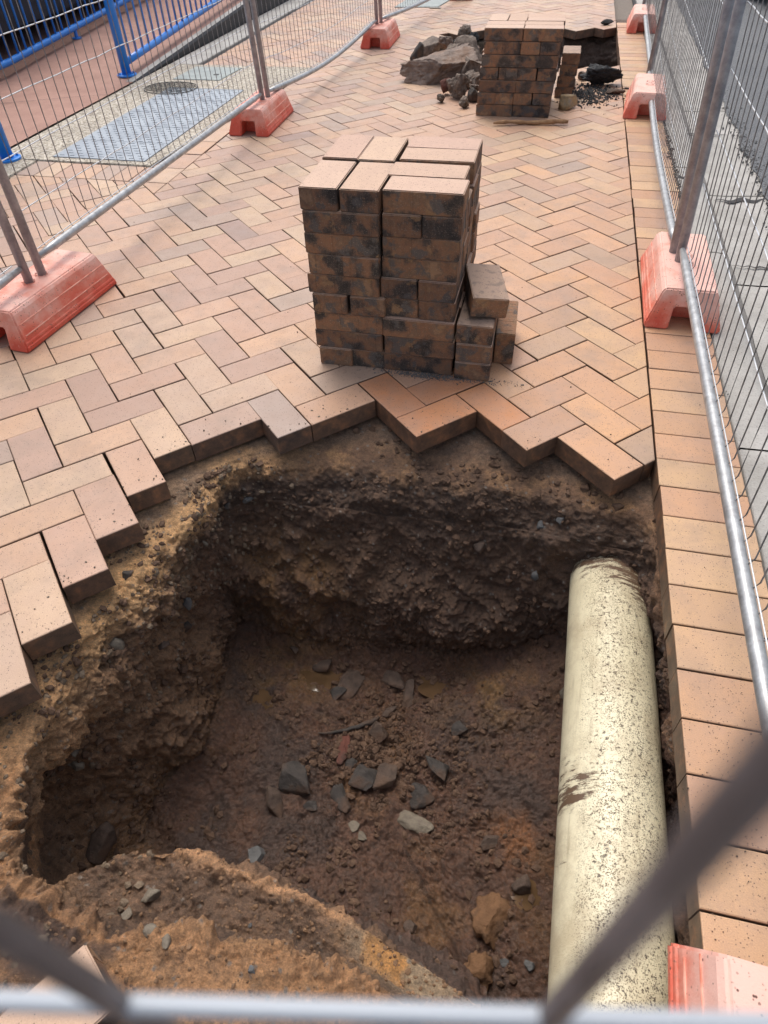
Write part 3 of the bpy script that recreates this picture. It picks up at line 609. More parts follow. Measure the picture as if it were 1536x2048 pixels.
# stones held in the cut faces of the pit
GW = 'stones stuck in the pit walls'
for k, (px, py, w_, h_, mt, lb) in enumerate([
 (495, 1000, 24, 18, 'grey', 'grey pebble at the top left corner of the pit wall'), (372, 1205, 26, 34, 'grey', 'blue-grey stone chip in the left gravel face'),
 (410, 1087, 12, 18, 'pale', 'white pebble in the upper left gravel face'), (230, 1290, 34, 30, 'pale', 'pale chalky lump in the left gravel face'),
 (1120, 1042, 20, 18, 'grey', 'pair member grey pebble set high in the far wall'), (1082, 1052, 24, 16, 'grey', 'flat grey pebble in the far wall left of its twin'),
 (1070, 1150, 20, 26, 'grey', 'bluish stone in the middle of the far wall'), (960, 1098, 30, 22, 'mud', 'lighter brown clod in the far wall'),
 (155, 1530, 30, 26, 'pale', 'tan stone in the lower left gravel face'), (330, 1290, 26, 22, 'mud', 'brown clod in the left wall'),
 (150, 1505, 24, 20, 'pale', 'small whitish chip in the lower left gravel face'), (455, 1010, 20, 14, 'dark', 'dark chip beside the grey corner pebble'),
 (370, 1250, 30, 22, 'dark', 'dark stone below the blue-grey chip'), (255, 1150, 26, 18, 'dark', 'dark chip below the zigzag paver edge'),
 (300, 1860, 40, 20, 'pale', 'white plaster-like lump on the near soil rim'), (255, 1827, 26, 14, 'pale', 'pale lump on the crest of the near soil rim'),
 (502, 1942, 18, 16, 'grey', 'small grey pebble on the near soil bank'), (500, 1850, 10, 8, 'grey', 'tiny grey pebble higher on the near soil bank'),
 (330, 1885, 26, 12, 'pale', 'thin white streaked lump on the near soil bank'), (300, 1790, 40, 36, 'pale', 'dusty tan stone on the near soil ledge')]):
    p, n = hit(px, py); s_ = PX(p)
    rock('pebble' if w_ < 25 else 'stone', p, (w_*s_, w_*s_*.8, h_*s_), mt, lb.replace('pair member ', ''), 'stone', random.uniform(0, 3), 50+k, 3, group=GW, sink=.45)
# loose crumbs everywhere on the soil: nobody could count them
cv, cf = [], []
t0 = bmesh.new(); bmesh.ops.create_icosphere(t0, subdivisions=1, radius=1); IV = np.array([v.co[:] for v in t0.verts]); IF = [tuple(v.index for v in f.verts) for f in t0.faces]; t0.free()
def crumbs(name, pts, smin, smax, mat, kind='stuff'):
    cv, cf = [], []
    for p in pts:
        s_ = smin+(smax-smin)*random.random()**3; o = len(cv); A = IV*(1+rs.uniform(-.3, .3, (len(IV), 1)))*s_*rs.uniform(.6, 1.2, 3)+np.array(p); cv += [tuple(a) for a in A]; cf += [(a+o, b+o, c+o) for a, b, c in IF]
    return link(name, mesh(name, cv, cf), mat)
pts = []; poly = soil.data
co = np.empty(len(poly.vertices)*3, 'f4'); poly.vertices.foreach_get('co', co); co = co.reshape(-1, 3)
inner = np.where(np.arange(len(co)) < 1250*485)[0]; 
clus = fbm(co[inner], .12, 3, 91)
sel = inner[(clus > -.05)]; sel = rs.choice(sel, 9000, replace=False)
o = crumbs('soil_crumbs', co[sel][(co[sel][:, 1] > -.56) | (co[sel][:, 2] < -.45)]+[0, 0, .001], .0018, .014, CRUMB); tag(o, 'loose crumbs of brown soil scattered over the pit floor and walls', 'soil crumbs', kind='stuff')
lsel = inner[(co[inner, 0] < .3) & (co[inner, 2] > -.45) & (clus > -.1)]; lsel = rs.choice(lsel, 1000, replace=False)
o = crumbs('gravel', co[lsel], .002, .011, GRAV); tag(o, 'pale grey gravel bedded in the left pit face', 'gravel', kind='stuff')

nsel = np.where((np.arange(len(co)) < 1250*520) & (co[:, 1] < -.60) & (co[:, 2] > -.34))[0]; nsel = rs.choice(nsel, 3500, replace=False)
o = crumbs('sandy_crumbs', co[nsel], .0008, .0055, rockmat('sandy_crumb', (.14, .08, .045), (.34, .20, .11), 30)); tag(o, 'loose sandy crumbs over the near soil bank', 'soil crumbs', kind='stuff')
# ------------------------------------------------------------------ pipe
PA, PB = Vector((1.2815, .44, -.338)), Vector((1.251, -.8, -.212)); ax = (PB-PA).normalized(); PB = PA+ax*2.2; e1 = ax.cross(Vector((0, 0, 1))).normalized(); e2 = ax.cross(e1)
if e2.z < 0: e2 = -e2
rowsP, colsP = 420, 72; P = np.zeros((rowsP, colsP, 3)); A = np.array(PA); B = np.array(PB); th = np.linspace(0, 2*math.pi, colsP, endpoint=False)
for k in range(rowsP): P[k] = A+(B-A)*k/(rowsP-1)+.1125*(np.cos(th)[:, None]*np.array(e1)+np.sin(th)[:, None]*np.array(e2))
me = gridmesh('pipe', P, True); pf_ = P.reshape(-1, 3); rel = ((pf_-A)@np.array(ax)); sn_ = np.tile(np.sin(th), rowsP); cs_ = np.tile(np.cos(th), rowsP)
side = cs_*(1 if e1.x > 0 else -1)
z1 = np.clip(.35+.9*np.exp(-((side-.15)/.5)**2)*np.clip(sn_+.3, 0, 1), 0, 1); z1 *= np.clip(1.25-.35*np.abs(rel-.55), .35, 1); z1 = np.clip(z1*1.25+.12, 0, 1); z1 = np.where(side < -.72, z1*.35, z1)
mudm = np.exp(-((rel-.80-(side+.75)*.10)/.075)**2)*np.clip((-side+.1)*2, 0, 1)*.50+np.exp(-((rel-.88-(side+.75)*.04)/.05)**2)*np.clip((-side-.3)*2, 0, 1)*.52+np.exp(-((rel-1.0)/.03)**2)*np.clip((-side-.4)*2, 0, 1)*.5+np.clip((.48+.10*side-rel)/.30, 0, 1)*.62+np.exp(-((rel-1.33)/.06)**2)*np.clip((side-.15)*2, 0, 1)*.9+np.exp(-((rel-.5)/.05)**2)*np.clip((side-.1)*2, 0, 1)*.25
setcol(me, 'dirt', np.stack([z1, np.clip(mudm, 0, 1), z1*0], -1))
tag(link('pipe', me, PVC), 'cream plastic pipe spotted with dirt along the right side of the pit', 'pipe')

# ------------------------------------------------------------------ loose pavers
def paver_mesh(name='loose_paver', L_=.229, W_=.1135, H_=.0635):
    bm = bmesh.new(); addbox(bm, (-L_/2, -W_/2, 0), (L_/2, W_/2, H_))
    bmesh.ops.bevel(bm, geom=bm.edges[:], offset=.0025, segments=2, affect='EDGES')
    for s_ in (-1, 1):                                  # spacer nibs on the ends and sides
        for q in (-.035, .035): addbox(bm, (s_*L_/2-.001, q-.002, .004), (s_*L_/2+.0008, q+.002, H_-.008))
        for q in (-.09, -.03, .03, .09): addbox(bm, (q-.002, s_*W_/2-.001, .004), (q+.002, s_*W_/2+.0006, H_-.008))
    bmesh.ops.recalc_face_normals(bm, faces=bm.faces); me = bpy.data.meshes.new(name); bm.to_mesh(me); bm.free()
    for p in me.polygons: p.material_index = 0 if (p.normal.z > .5 and p.center.z > H_*.9) else 1
    return me
PM = paver_mesh(); PM.materials.append(B_TOP); PM.materials.append(B_SIDE)
PD = paver_mesh(); PD.materials.append(B_DUST); PD.materials.append(B_SIDE)
ORD = ['top', 'second', 'third', 'fourth', 'fifth', 'sixth', 'seventh', 'eighth', 'bottom']
def paver(x, y, z, rz, label, me=PM, grp=None, tilt=(0, 0)):
    o = bpy.data.objects.new('paver', me); C.objects.link(o); o.location = (x, y, z); o.rotation_euler = (tilt[0], tilt[1], rz)
    return tag(o, label, 'paver', grp)
HL = .0643
def square(xc, yc, z, mode, text, grp, js=.003, lean=(0, 0)):
    for s_, nm in ((-1, ('left', 'front')), (1, ('right', 'rear'))):
        jx, jy, ja = random.gauss(0, js), random.gauss(0, js), random.gauss(0, .008)
        if mode == 'H': paver(xc+s_*.0575+jx+lean[0], yc+jy+lean[1], z, math.pi/2+ja, text % nm[0], grp=grp)
        else: paver(xc+jx+lean[0], yc+s_*.0575+jy+lean[1], z, ja, text % nm[1], grp=grp)
FL_ = 'HSSHSHSSH'; FR_ = 'SHSSHHSSS'                    # top layer first; H = ends to the viewer
for k in range(9):
    z = HL*(8-k)+.001; lay = ORD[k]
    off = {0: -.006, 1: -.004, 2: -.003, 3: -.001, 4: -.004, 5: .006, 6: .004, 7: .004, 8: .006}[k]
    look = 'clean-topped tan' if k == 0 else 'soil-stained'
    square(.365+off*.7, .945, z, FL_[k], look+' paver in the '+lay+' layer of the near stack, front left quarter, %s one', 'pavers of the near stack')
    square(.363+off*.6-.002, 1.192, z, 'H' if k == 0 else random.choice('HS'), look+' paver in the '+lay+' layer of the near stack, rear left quarter, %s one', 'pavers of the near stack')
    o2 = {0: .0, 1: .0, 2: -.001, 3: .0, 4: -.004, 5: -.003, 6: .001, 7: .001, 8: .0}[k]
    square(.597+o2, .955-(.010 if k > 5 else 0), z, FR_[k], look+' paver in the '+lay+' layer of the near stack, front right quarter, %s one', 'pavers of the near stack')
    square(.600+o2, 1.206+.004*(k % 2), z, 'S' if k == 0 else random.choice('HS'), look+' paver in the '+lay+' layer of the near stack, rear right quarter, %s one', 'pavers of the near stack')
# small lean-to beside it
for k in range(3): paver(.776, .935+.004*k, HL*k+.001, math.pi/2+random.gauss(0, .01), 'dusty paver, %s of three piled against the right side of the near stack' % ('bottom', 'middle', 'top')[k], PD if k == 2 else PM, 'loose pavers beside the near stack')
paver(.782, .985, HL*3+.012, math.pi/2+.24, 'dusty paver lying askew on top of the small pile beside the near stack', PD, 'loose pavers beside the near stack', (.10, -.03))
paver(.832, 1.05, .058, math.pi/2+.04, 'paver standing on its long edge against the right side of the small pile', PM, 'loose pavers beside the near stack', (math.pi/2, 0))
paver(.775, 1.20, HL*0+.001, math.pi/2, 'paver at the foot of the near stack behind the small pile, lowest one', PM, 'loose pavers beside the near stack')
paver(.775, 1.20, HL*1+.001, math.pi/2+.03, 'paver at the foot of the near stack behind the small pile, middle one', PM, 'loose pavers beside the near stack')
# far stack
for k in range(7):
    z = .0668*(6-k)+.001; lay = (ORD[:6]+['bottom'])[k]; mode = 'SHSHSHS'[k]; sh = -.002*(6-k)+.0035*(6-k)
    look = 'clean-topped tan' if k == 0 else 'dark-stained'
    for a, (qx, nx) in enumerate(((.530, 'left'), (.7615, 'right'))):
        for b, (qy, ny) in enumerate(((3.92, 'front'), (4.155, 'rear'))):
            square(qx+(.004*(6-k)-.006), qy, z, 'H' if (k == 0 and a == 0 and b == 1) else mode, look+' paver in the '+lay+' layer of the far stack, '+ny+' '+nx+' quarter, %s one', 'pavers of the far stack')
for k in range(4): paver(.945+.006*k, 4.40, HL*k+.001, math.pi/2+random.gauss(0, .02), 'dark paver, %s of four in the low column beside the far stack' % ('lowest', 'second lowest', 'second highest', 'highest')[k], PD if k == 3 else PM, 'pavers in the low column')
paver(.96, 4.64, .001, math.pi/2, 'dark paver behind the low column beside the far stack', PM, 'pavers in the low column')
# corner of a paver poking out at the near rim
p = at(170, 1886, -.012); paver(p.x-.017, p.y-.127, -.075, R(56), 'tan paver whose corner pokes out of the soil at the bottom left', PM)

# grit under the near stack, spoil around the far one
def scatter(name, cx_, cy_, rx, ry, n, smin, smax, mat, label, cat, z=.0015):
    pts = [(cx_+random.gauss(0, rx), cy_+random.gauss(0, ry), z) for _ in range(n)]
    return tag(crumbs(name, pts, smin, smax, mat), label, cat, kind='stuff')
scatter('grit', .66, .822, .10, .012, 1600, .0008, .0028, RK['grey'], 'grey grit spilled along the foot of the near stack', 'grit')
scatter('paving_debris', .3, 1.8, 1.1, 1.8, 260, .001, .003, RK['dark'], 'tiny dark bits scattered over the paving', 'debris')
scatter('spoil', 1.12, 4.42, .10, .14, 1500, .0015, .012, RK['asp'], 'dark soil crumbs spilled beside the low column of pavers', 'soil crumbs')
scatter('pit_edge_crumbs', 1.42, -.55, .07, .25, 420, .0006, .0020, RK['mud'], 'soil specks on the paving border beside the pipe', 'soil specks')

ep = []
for q in range(300):
    u_ = random.uniform(-3, 11); i_ = int(math.floor(u_)); j_ = (i_+1 if i_ <= 1 else jm.get(i_, -5)); x_, y_ = uv2xy(u_, j_+abs(random.gauss(0, .5)))
    ep.append((x_, y_, .001))
tag(crumbs('edge_crumbs', ep, .0005, .0036, RK['pale']), 'soil crumbs scattered on the pavers along the zigzag pit edge', 'soil crumbs', kind='stuff')
# far rubble
XL = ['jagged rubble chunk resting on the right shoulder of the boulder', 'jagged rubble chunk high in the heap behind the boulder', 'brown rubble chunk at the top of the heap beside the far stack',
      'jagged rubble chunk in the middle of the heap touching the far stack', 'small jagged chunk in front of the rubble heap', 'brown jagged chunk low at the left foot of the far stack',
      'brown chunk lying on top of the boulder', 'smallest loose chunk in front of the boulder', 'black lump on the left lip of the far pit', 'black lump behind the far stack on the rim of the far pit']
extra_rub = [(905, 150, .15, 'rub'), (925, 110, .15, 'rub'), (948, 95, .13, 'big'), (940, 175, .16, 'rub'), (930, 215, .09, 'rub'), (950, 190, .11, 'big'), (890, 130, .16, 'big'), (880, 205, .07, 'rub'), (915, 85, .12, 'asp'), (945, 78, .14, 'asp')]
GR = 'rubble heaped at the far stack'
def pr(px, py, z, dims, mat, lb, rz=0, seed=1, cat='rock', tilt=(0, 0), nm='rock', rough=.14, sub=4, cuts=9, sink=.05):
    q = at(px, py, 0); rock(nm, (q.x, q.y, z), dims, mat, lb, cat, rz, seed, sub, group=GR, rough=rough, tilt=tilt, sink=sink, cuts=cuts)
pr(880, 163, 0, (.56, .34, .23), 'big', 'big brown boulder with a sloping face left of the far stack', R(22), 231, tilt=(.1, -.16), sub=6, rough=.34, nm='boulder', cat='boulder')
pr(836, 133, 0, (.11, .13, .17), 'dark', 'rounded dark stone at the left end of the boulder', R(10), 204)
pr(866, 118, 0, (.19, .17, .16), 'rub', 'grey-brown round stone behind the boulder', 0, 205)
pr(918, 195, 0, (.17, .17, .15), 'rub', 'rough pale rubble lump between the boulder and the far stack', R(30), 206, rough=.6, sub=5, cuts=4)
pr(893, 188, 0, (.10, .08, .10), 'red', 'reddish stone slab leaning on the rough pale rubble lump', R(50), 207, tilt=(.3, .5))
pr(938, 165, 0, (.20, .17, .21), 'rub', 'rough rubble lump touching the left side of the far stack', R(10), 208, rough=.25)
for k, (px, py, d_, mt) in enumerate(extra_rub):
    pr(px, py, .10 if 100 < py < 160 else (0 if py > 100 else -.05), (d_, d_*.8, d_*.75), mt, XL[k], random.uniform(0, 3), 300+k, rough=.48, tilt=(random.uniform(-.6, .6), random.uniform(-.6, .6)), nm='rubble_chunk', cat='rubble', cuts=5, sub=5)
pr(948, 203, 0, (.08, .08, .10), 'dark', 'small dark stone at the left foot of the far stack', R(10), 209)
pr(955, 135, 0, (.26, .16, .12), 'rub', 'flat pale rubble slab behind the far stack, lower one', R(20), 210, tilt=(.1, .3), rough=.2)
pr(938, 118, 0, (.24, .16, .15), 'rub', 'flat pale rubble slab behind the far stack, upper one', R(-10), 211, tilt=(.1, .35), rough=.2)
pr(1203, 170, 0, (.30, .20, .14), 'asp', 'black crumbly asphalt lump right of the low paver column', R(-15), 212, rough=.6, sub=5, cuts=4, nm='asphalt_lump', cat='asphalt lump')
pr(1228, 188, 0, (.13, .05, .03), 'mud', 'thin brown crumb strip in front of the asphalt lump', R(0), 213, rough=.3)
pr(1132, 217, 0, (.13, .10, .09), 'yel', 'yellow-brown stone at the foot of the low paver column', R(10), 214)
pr(1165, 160, 0, (.07, .07, .06), 'mud', 'small brown stone left of the asphalt lump', R(10), 215)
pr(1215, 50, 0, (.12, .08, .05), 'asp', 'small dark lump on the far rim of the far pit', 0, 216)
scatter('far_pit_rubble', .05, 5.35, .16, .35, 260, .008, .05, RK['asp'], 'dark broken rubble inside the left end of the far pit', 'rubble', -.10)
bm = bmesh.new(); A_, B_ = at(987, 246, .016), at(1136, 243, .016)
tube(bm, [A_.lerp(B_, t)+Vector((0, .008*math.sin(t*5), .004*math.sin(t*9))) for t in [i/14 for i in range(15)]], [.006]+[.010+.004*(i/14)+.002*math.sin(i*2.1) for i in range(13)]+[.010], 9)
tag(bmobj('bark_strip', bm, RK['wood'], smooth=True), 'thin brown stick of bark in front of the far stack', 'stick')

# ------------------------------------------------------------------ fence feet
def block_mesh():
    L_, H_ = .56, .138; prof = [(.128, 0), (.128, .022), (.122, .030), (.118, .048), (.1145, .056), (.106, .086), (.1025, .094), (.094, .124), (.084, H_)]
    bm = bmesh.new(); n = len(prof); rings = []
    ys_ = [(-L_/2, 0, 0), (-L_/2+.012, .004, 1), (L_/2-.012, .004, 1), (L_/2, 0, 0)]
    def yend(s_, z): return s_*(L_/2-.035*(z/H_))
    NT_, NW = .078, .046                                 # notch height and half width
    out = [(-x, z) for x, z in prof]+[(x, z) for x, z in prof[::-1]]
    loop = out+[(NW, 0), (NW*.92, NT_), (-NW*.92, NT_), (-NW, 0)]
    for s_ in (-1, 1): rings.append([bm.verts.new((x, yend(s_, z), z)) for x, z in loop])
    m_ = len(loop)
    for k in range(m_): bm.faces.new((rings[0][k], rings[0][(k+1) % m_], rings[1][(k+1) % m_], rings[1][k]))
    # end faces as strips so that the notch stays open
    for rg in rings:
        left = rg[:n]; right = rg[n:2*n][::-1]; a, b, c_, d = rg[2*n:]      # a right bottom, b right top, c left top, d left bottom
        bm.faces.new([*left, c_, d]); bm.faces.new([*right, b, a]); bm.faces.new([left[-1], right[-1], b, c_])
    bmesh.ops.recalc_face_normals(bm, faces=bm.faces)
    bmesh.ops.bevel(bm, geom=[e for e in bm.edges if e.calc_face_angle(0) > .35], offset=.005, segments=2, affect='EDGES', clamp_overlap=True)
    addbox(bm, (-NW, -L_/2+.10, .001), (NW, L_/2-.10, NT_-.002))
    for s_ in (-1, 1):
        for dz, xx in ((.052, .1175), (.090, .1055)):
            tube(bm, [(s_*(xx-.001), -L_/2+.03, dz), (s_*(xx-.001), L_/2-.03, dz)], .0022, 6)
    me = bpy.data.meshes.new('block'); bm.normal_update(); bm.to_mesh(me); bm.free()
    me.materials.append(ORG); me.materials.append(ORGE)
    for p in me.polygons: p.material_index = 1 if (p.area < 1.5e-3 and abs(abs(p.center.y)) < .02 and abs(p.normal.y) < .1 and p.center.z > .045 and p.center.z < .1 and p.area < .0013) else 0
    return me
BM_ = block_mesh()
def foot(x, y, rz, label, n_collars=2):
    t = empty('ballast_block', (x, y, .001), rz); tag(t, label, 'fence foot', 'orange plastic feet of the fences')
    b = bpy.data.objects.new('shell', BM_); C.objects.link(b); b.parent = t
    bm = bmesh.new()
    bm.free()
    for q in (-.034, .034):                               # ragged socket rims round the posts
        bm = bmesh.new()
        for k in range(16):
            a = 2*math.pi*k/16+random.uniform(-.1, .1); r0, r1 = .015, .021+.006*random.random()
            tube(bm, [(r0*math.cos(a), q+r0*math.sin(a), .1375), (r1*math.cos(a), q+r1*math.sin(a), .1395)], .0018, 4)
        bmobj('socket', bm, ORG, t)
    return t
foot(-.895, .985, R(-5), 'orange plastic fence foot at the left edge, holding two posts beside the pavers')
foot(-.918, 3.47, R(2), 'orange plastic fence foot in the left row beside the grey plate slab')
foot(-.70, 5.93, R(2), 'orange plastic fence foot, third one along the left row near the far pit')
foot(-.32, 8.42, R(4), 'orange plastic fence foot in the left row cut by the top of the picture')
foot(1.475, 1.545, R(-1), 'orange plastic fence foot on the brick border right of the near stack')
foot(1.475, 4.12, R(-4), 'pink-faded fence foot on the brick border right of the far pit')
foot(1.56, 6.75, R(-2), 'farthest fence foot on the brick border at the top right')
foot(1.405, -.985, R(-3), 'pink-faded fence foot at the bottom right corner beside the pipe')

# ------------------------------------------------------------------ fence panels
def fence(A, B, label, leanA=(0, 0), leanB=(0, 0), H=1.8, sag=None, hz=None, side=1, wires_bend=False, wr=.0018, rail_h=.195, near=False):
    """A, B plan points; leans = plan offset at 1 m height"""
    A = Vector((*A, 0)); B = Vector((*B, 0)); t = empty('temporary_fence', A); tag(t, label, 'fence panel', 'mesh fence panels')
    la, lb = Vector((*leanA, 0)), Vector((*leanB, 0)); O = A
    def pos(s_, z): return A.lerp(B, s_)+la.lerp(lb, s_)*z+Vector((0, 0, z))-O
    Ln = (B-A).length; n = (B-A).normalized().cross(Vector((0, 0, 1)))*side
    for s_ in (0, 1):
        bm = bmesh.new(); tube(bm, [pos(s_, .07), pos(s_, H)], .0165, 14); bmobj('post', bm, POST, t, True)
    def rl(s_): return rail_h if sag is None else sag(s_)
    bm = bmesh.new(); tube(bm, [pos(k/20*.984+.008, rl(k/20)) for k in range(21)], [.010]+[.0155]*19+[.010], 14); bmobj('bottom_rail', bm, GALV, t, True)
    bm = bmesh.new(); tube(bm, [pos(.005, H), pos(.995, H)], .0155, 12); bmobj('top_rail', bm, GALV, t, True)
    bm = bmesh.new(); nw = int(Ln/.0635); off = n*.0175
    hz = hz or [.19+.1645*k for k in range(1, 10)]
    for k in range(1, nw):
        s_ = (k+.35)/nw; zb = rl(s_)
        if near and any(abs(s_*Ln-c_) < .05 for c_ in near): continue
        wob = random.gauss(0, .0012); bend = [pos(s_, zb+.012)+n*.010, pos(s_, zb+.03)+off]+[pos(s_+wob*math.sin(z_*3), z_)+off+n*random.gauss(0, .0006) for z_ in [zb+.2*q for q in range(1, int((H-zb)/.2))]]+[pos(s_, H-.01)+off]
        tube(bm, bend, wr, 5, False)
    if near:
        for c_ in near: tube(bm, [pos(c_/Ln, .2)+off*.0, pos(c_/Ln, H)+off*0], .0019, 12, False)
    bmobj('wire_mesh', bm, WIREN if near else WIRE, t, True)
    bm = bmesh.new()
    for z_ in hz:
        dn = (lambda s_: (rl(s_)-rail_h)*max(0, 1-(z_-.2)/.5))
        tube(bm, [pos(k/24, z_+dn(k/24))+(off*1.12 if not near else off*0)+Vector((0, 0, random.gauss(0, .0012) if not near else 0)) for k in range(25)], (wr*1.1 if not near else .0015), 6 if not near else 14, False)
    tube(bm, [pos(k/24*.97+.015, rl(k/24)+.019)+n*.012 for k in range(25)], wr, 5, False)
    bmobj('cross_wire', bm, WIRENB if near else WIREB, t, True); return t
HL_ = [.35, .52, .68, .84, 1.0, 1.17, 1.33, 1.5, 1.66]
fence((-.887, 1.02), (-.886, 3.455), 'left fence panel in front of the grey plate slab', (0, 0), (-.045, 0), sag=lambda s_: .20-.03*s_, side=-1, hz=HL_)
fence((-.874, 3.52), (-.722, 5.90), 'second fence panel on the left, beyond the grey plate slab', (-.04, 0), (-.03, 0), sag=lambda s_: .165-.055*math.sin(math.pi*min(1, s_*1.05))*1.0, side=-1, hz=HL_)
fence((-.700, 5.965), (-.32, 8.38), 'farthest fence panel on the left at the top of the picture', (-.03, 0), (-.03, 0), sag=lambda s_: .165-.03*math.sin(math.pi*s_), side=-1)
fence((-.90, .955), (-.93, -1.42), 'fence panel whose end shows at the left picture edge', side=1, hz=HL_)
HR_ = [.40, .60, .80, 1.0, 1.2, 1.4, 1.6]
fence((1.452, 1.515), (1.43, -.90), 'right fence panel beside the pit and pipe', (-.035, .10), (0, 0), side=-1, hz=[.40, .565, .73, .90, 1.06, 1.22, 1.4, 1.6], rail_h=.185)
fence((1.438, 1.59), (1.492, 4.52), 'second fence panel on the right, along the kerb', (-.04, .10), (.01, .05), sag=lambda s_: .165-.08*math.sin(math.pi*s_*.8), side=1, hz=[.34, .50, .66, .84, 1.0, 1.2, 1.4, 1.6])
fence((1.505, 4.60), (1.57, 7.1), 'farthest fence panel on the right at the top of the picture', (.01, .05), (.01, 0), sag=lambda s_: .12, side=1)
# near panel the photograph is taken through
s_ = .114; dR = Vector((.9813, .1923, 0)); hC = 1.2608-1.062*s_
Pn = Vector((CAM.x, CAM.y, 0))+Vector((-.060, .144, 0))*s_; xR = Vector((1.43, 0, 0)); eR = Pn+dR*((1.405-Pn.x)/dR.x); eL = Pn-dR*((Pn.x+.98)/dR.x)
c1 = ((Vector((CAM.x, CAM.y, 0))+Vector((-.402, .078, 0))*s_)-eL).length; c2 = ((Vector((CAM.x, CAM.y, 0))+Vector((.150, .185, 0))*s_)-eL).length
fence(eL[:2], eR[:2], 'blurred fence panel right in front of the camera', hz=[hC-.495, hC-.33, hC, hC+.165, hC+.33], near=[c1, c2], wr=.0018, rail_h=.12)

# ------------------------------------------------------------------ right: kerb, gutter, road
def slabpoly(name, pts, z0, z1, mat, bev=.0):
    bm = bmesh.new(); A = [bm.verts.new((x, y, z1)) for x, y in pts]; B = [bm.verts.new((x, y, z0)) for x, y in pts]; n = len(pts)
    bm.faces.new(A); bm.faces.new(B[::-1])
    for k in range(n): bm.faces.new((A[k], B[k], B[(k+1) % n], A[(k+1) % n]))
    return bmobj(name, bm, mat, bevel=bev)
def strip_profile(name, prof, y0, y1, ny, mat, amp=.0015, breaks=()):
    ys_ = np.linspace(y0, y1, ny); pr_ = np.array(prof); P = np.zeros((len(prof), ny, 3))
    P[:, :, 0] = pr_[:, :1]; P[:, :, 1] = ys_[None]; P[:, :, 2] = pr_[:, 1:]
    f = P.reshape(-1, 3); nz = fbm(f*np.array([1, 1, 0])+.1, .12, 3, 3)*amp; f = f.copy(); f[:, 2] += nz; f[:, 0] += vnoise(f, .2, 8)*amp*1.5
    P = f.reshape(P.shape)
    return link(name, gridmesh(name, P), mat)
yj = [-1.9, .62, 1.95, 3.0, 4.6, 6.2, 7.8, 30]
for a, b in zip(yj, yj[1:]):
    kx = 1.577
    o = strip_profile('kerb', [(kx, -.25), (kx, -.008), (kx+.004, .000), (kx+.085, .002), (kx+.115, -.002), (kx+.128, -.014)], a+.004, b-.004, 80, KERB); tag(o, kind='structure')
    o = strip_profile('kerb_face', [(kx+.128, -.015), (kx+.137, -.06), (kx+.145, -.118), (kx+.16, -.128), (kx+.215, -.131)], a+.002, b-.002, 60, GUTD, .004); tag(o, kind='structure')
    o = strip_profile('gutter', [(kx+.216, -.131), (kx+.30, -.132), (kx+.52, -.120)], a+.006, b-.006, 60, KERB, .003); tag(o, kind='structure')
strip = strip_profile('kerb_bed', [(1.57, -.27), (1.572, -.02), (1.70, -.03), (1.712, -.14), (2.12, -.14)], -1.9, 30, 60, TAR); tag(strip, kind='structure')
ny, nx = 260, 60; X, Y = np.meshgrid(np.concatenate([np.linspace(2.07, 3.4, 40), np.linspace(3.5, 60, 20)]), np.concatenate([np.linspace(-3, 10, 200), np.linspace(10.5, 90, 60)]))
P = np.stack([X, Y, np.full_like(X, -.116)], -1); f = P.reshape(-1, 3); f[:, 2] += fbm(f, .4, 4, 2)*.006; P = f.reshape(P.shape); P[:, 0, 0] += fbm(P[:, 0].copy(), .15, 3, 9)*.03
tag(link('road', gridmesh('road', P.transpose(1, 0, 2)), ASPH), kind='structure')
# cracks and leaf litter
def crack(pts, wds, z, label):
    v, f = [], []
    for i, ((x, y), w_) in enumerate(zip(pts, wds)): v += [(x, y-w_, z), (x, y+w_, z)]
    for i in range(len(pts)-1): f.append((2*i, 2*i+2, 2*i+3, 2*i+1))
    o = link('crack', mesh('crack', v, f), TAR); tag(o, kind='structure')
crack([(1.80+.024*i, 2.90+.02*math.sin(i*1.3)+.004*i) for i in range(12)], [.002, .006, .008, .016, .02, .024, .027, .026, .022, .018, .012, .004], -.1225, '')
crack([(1.58+.012*i, 2.84+.008*math.sin(i*2)) for i in range(9)], [.006, .012, .009, .012, .007, .01, .008, .006, .003], .006, '')
crack([(1.74+.03*i, 4.05+.012*math.sin(i*1.7)) for i in range(10)], [.003, .008, .012, .008, .01, .006, .009, .006, .004, .002], -.1215, '')
crack([(1.79+.024*i, 2.12+.008*math.sin(i*2.7)) for i in range(12)], [.001, .003, .004, .005, .007, .008, .008, .007, .008, .007, .006, .004], -.1225, '')
scatter('kerb_litter', 1.575, 3.1, .008, .6, 500, .002, .007, RK['mud'], 'dark leaf litter along the joint between border and kerb', 'litter')
scatter('gutter_grit', 2.08, 3.2, .03, 1.0, 900, .002, .009, RK['grey'], 'loose stones along the edge of the asphalt', 'gravel', -.116)

# ------------------------------------------------------------------ left: slab, plate, covers, ramp, railings
slabpoly('concrete_slab', [(-2.28, 2.60), (-1.275, 2.60), (-1.105, 4.05), (-1.03, 4.95), (-2.28, 4.95)], -.10, .004, AGG, .004)['kind'] = 'structure'
slabpoly('concrete_edging', [(-2.30, -2), (-1.992, -2), (-1.992, 2.594), (-2.30, 2.594)], -.10, .003, AGG, .004)['kind'] = 'structure'
slabpoly('far_concrete_edging', [(-2.28, 4.956), (-2.03, 4.956), (-2.03, 12), (-2.28, 12)], -.10, .003, KERB, .004)['kind'] = 'structure'
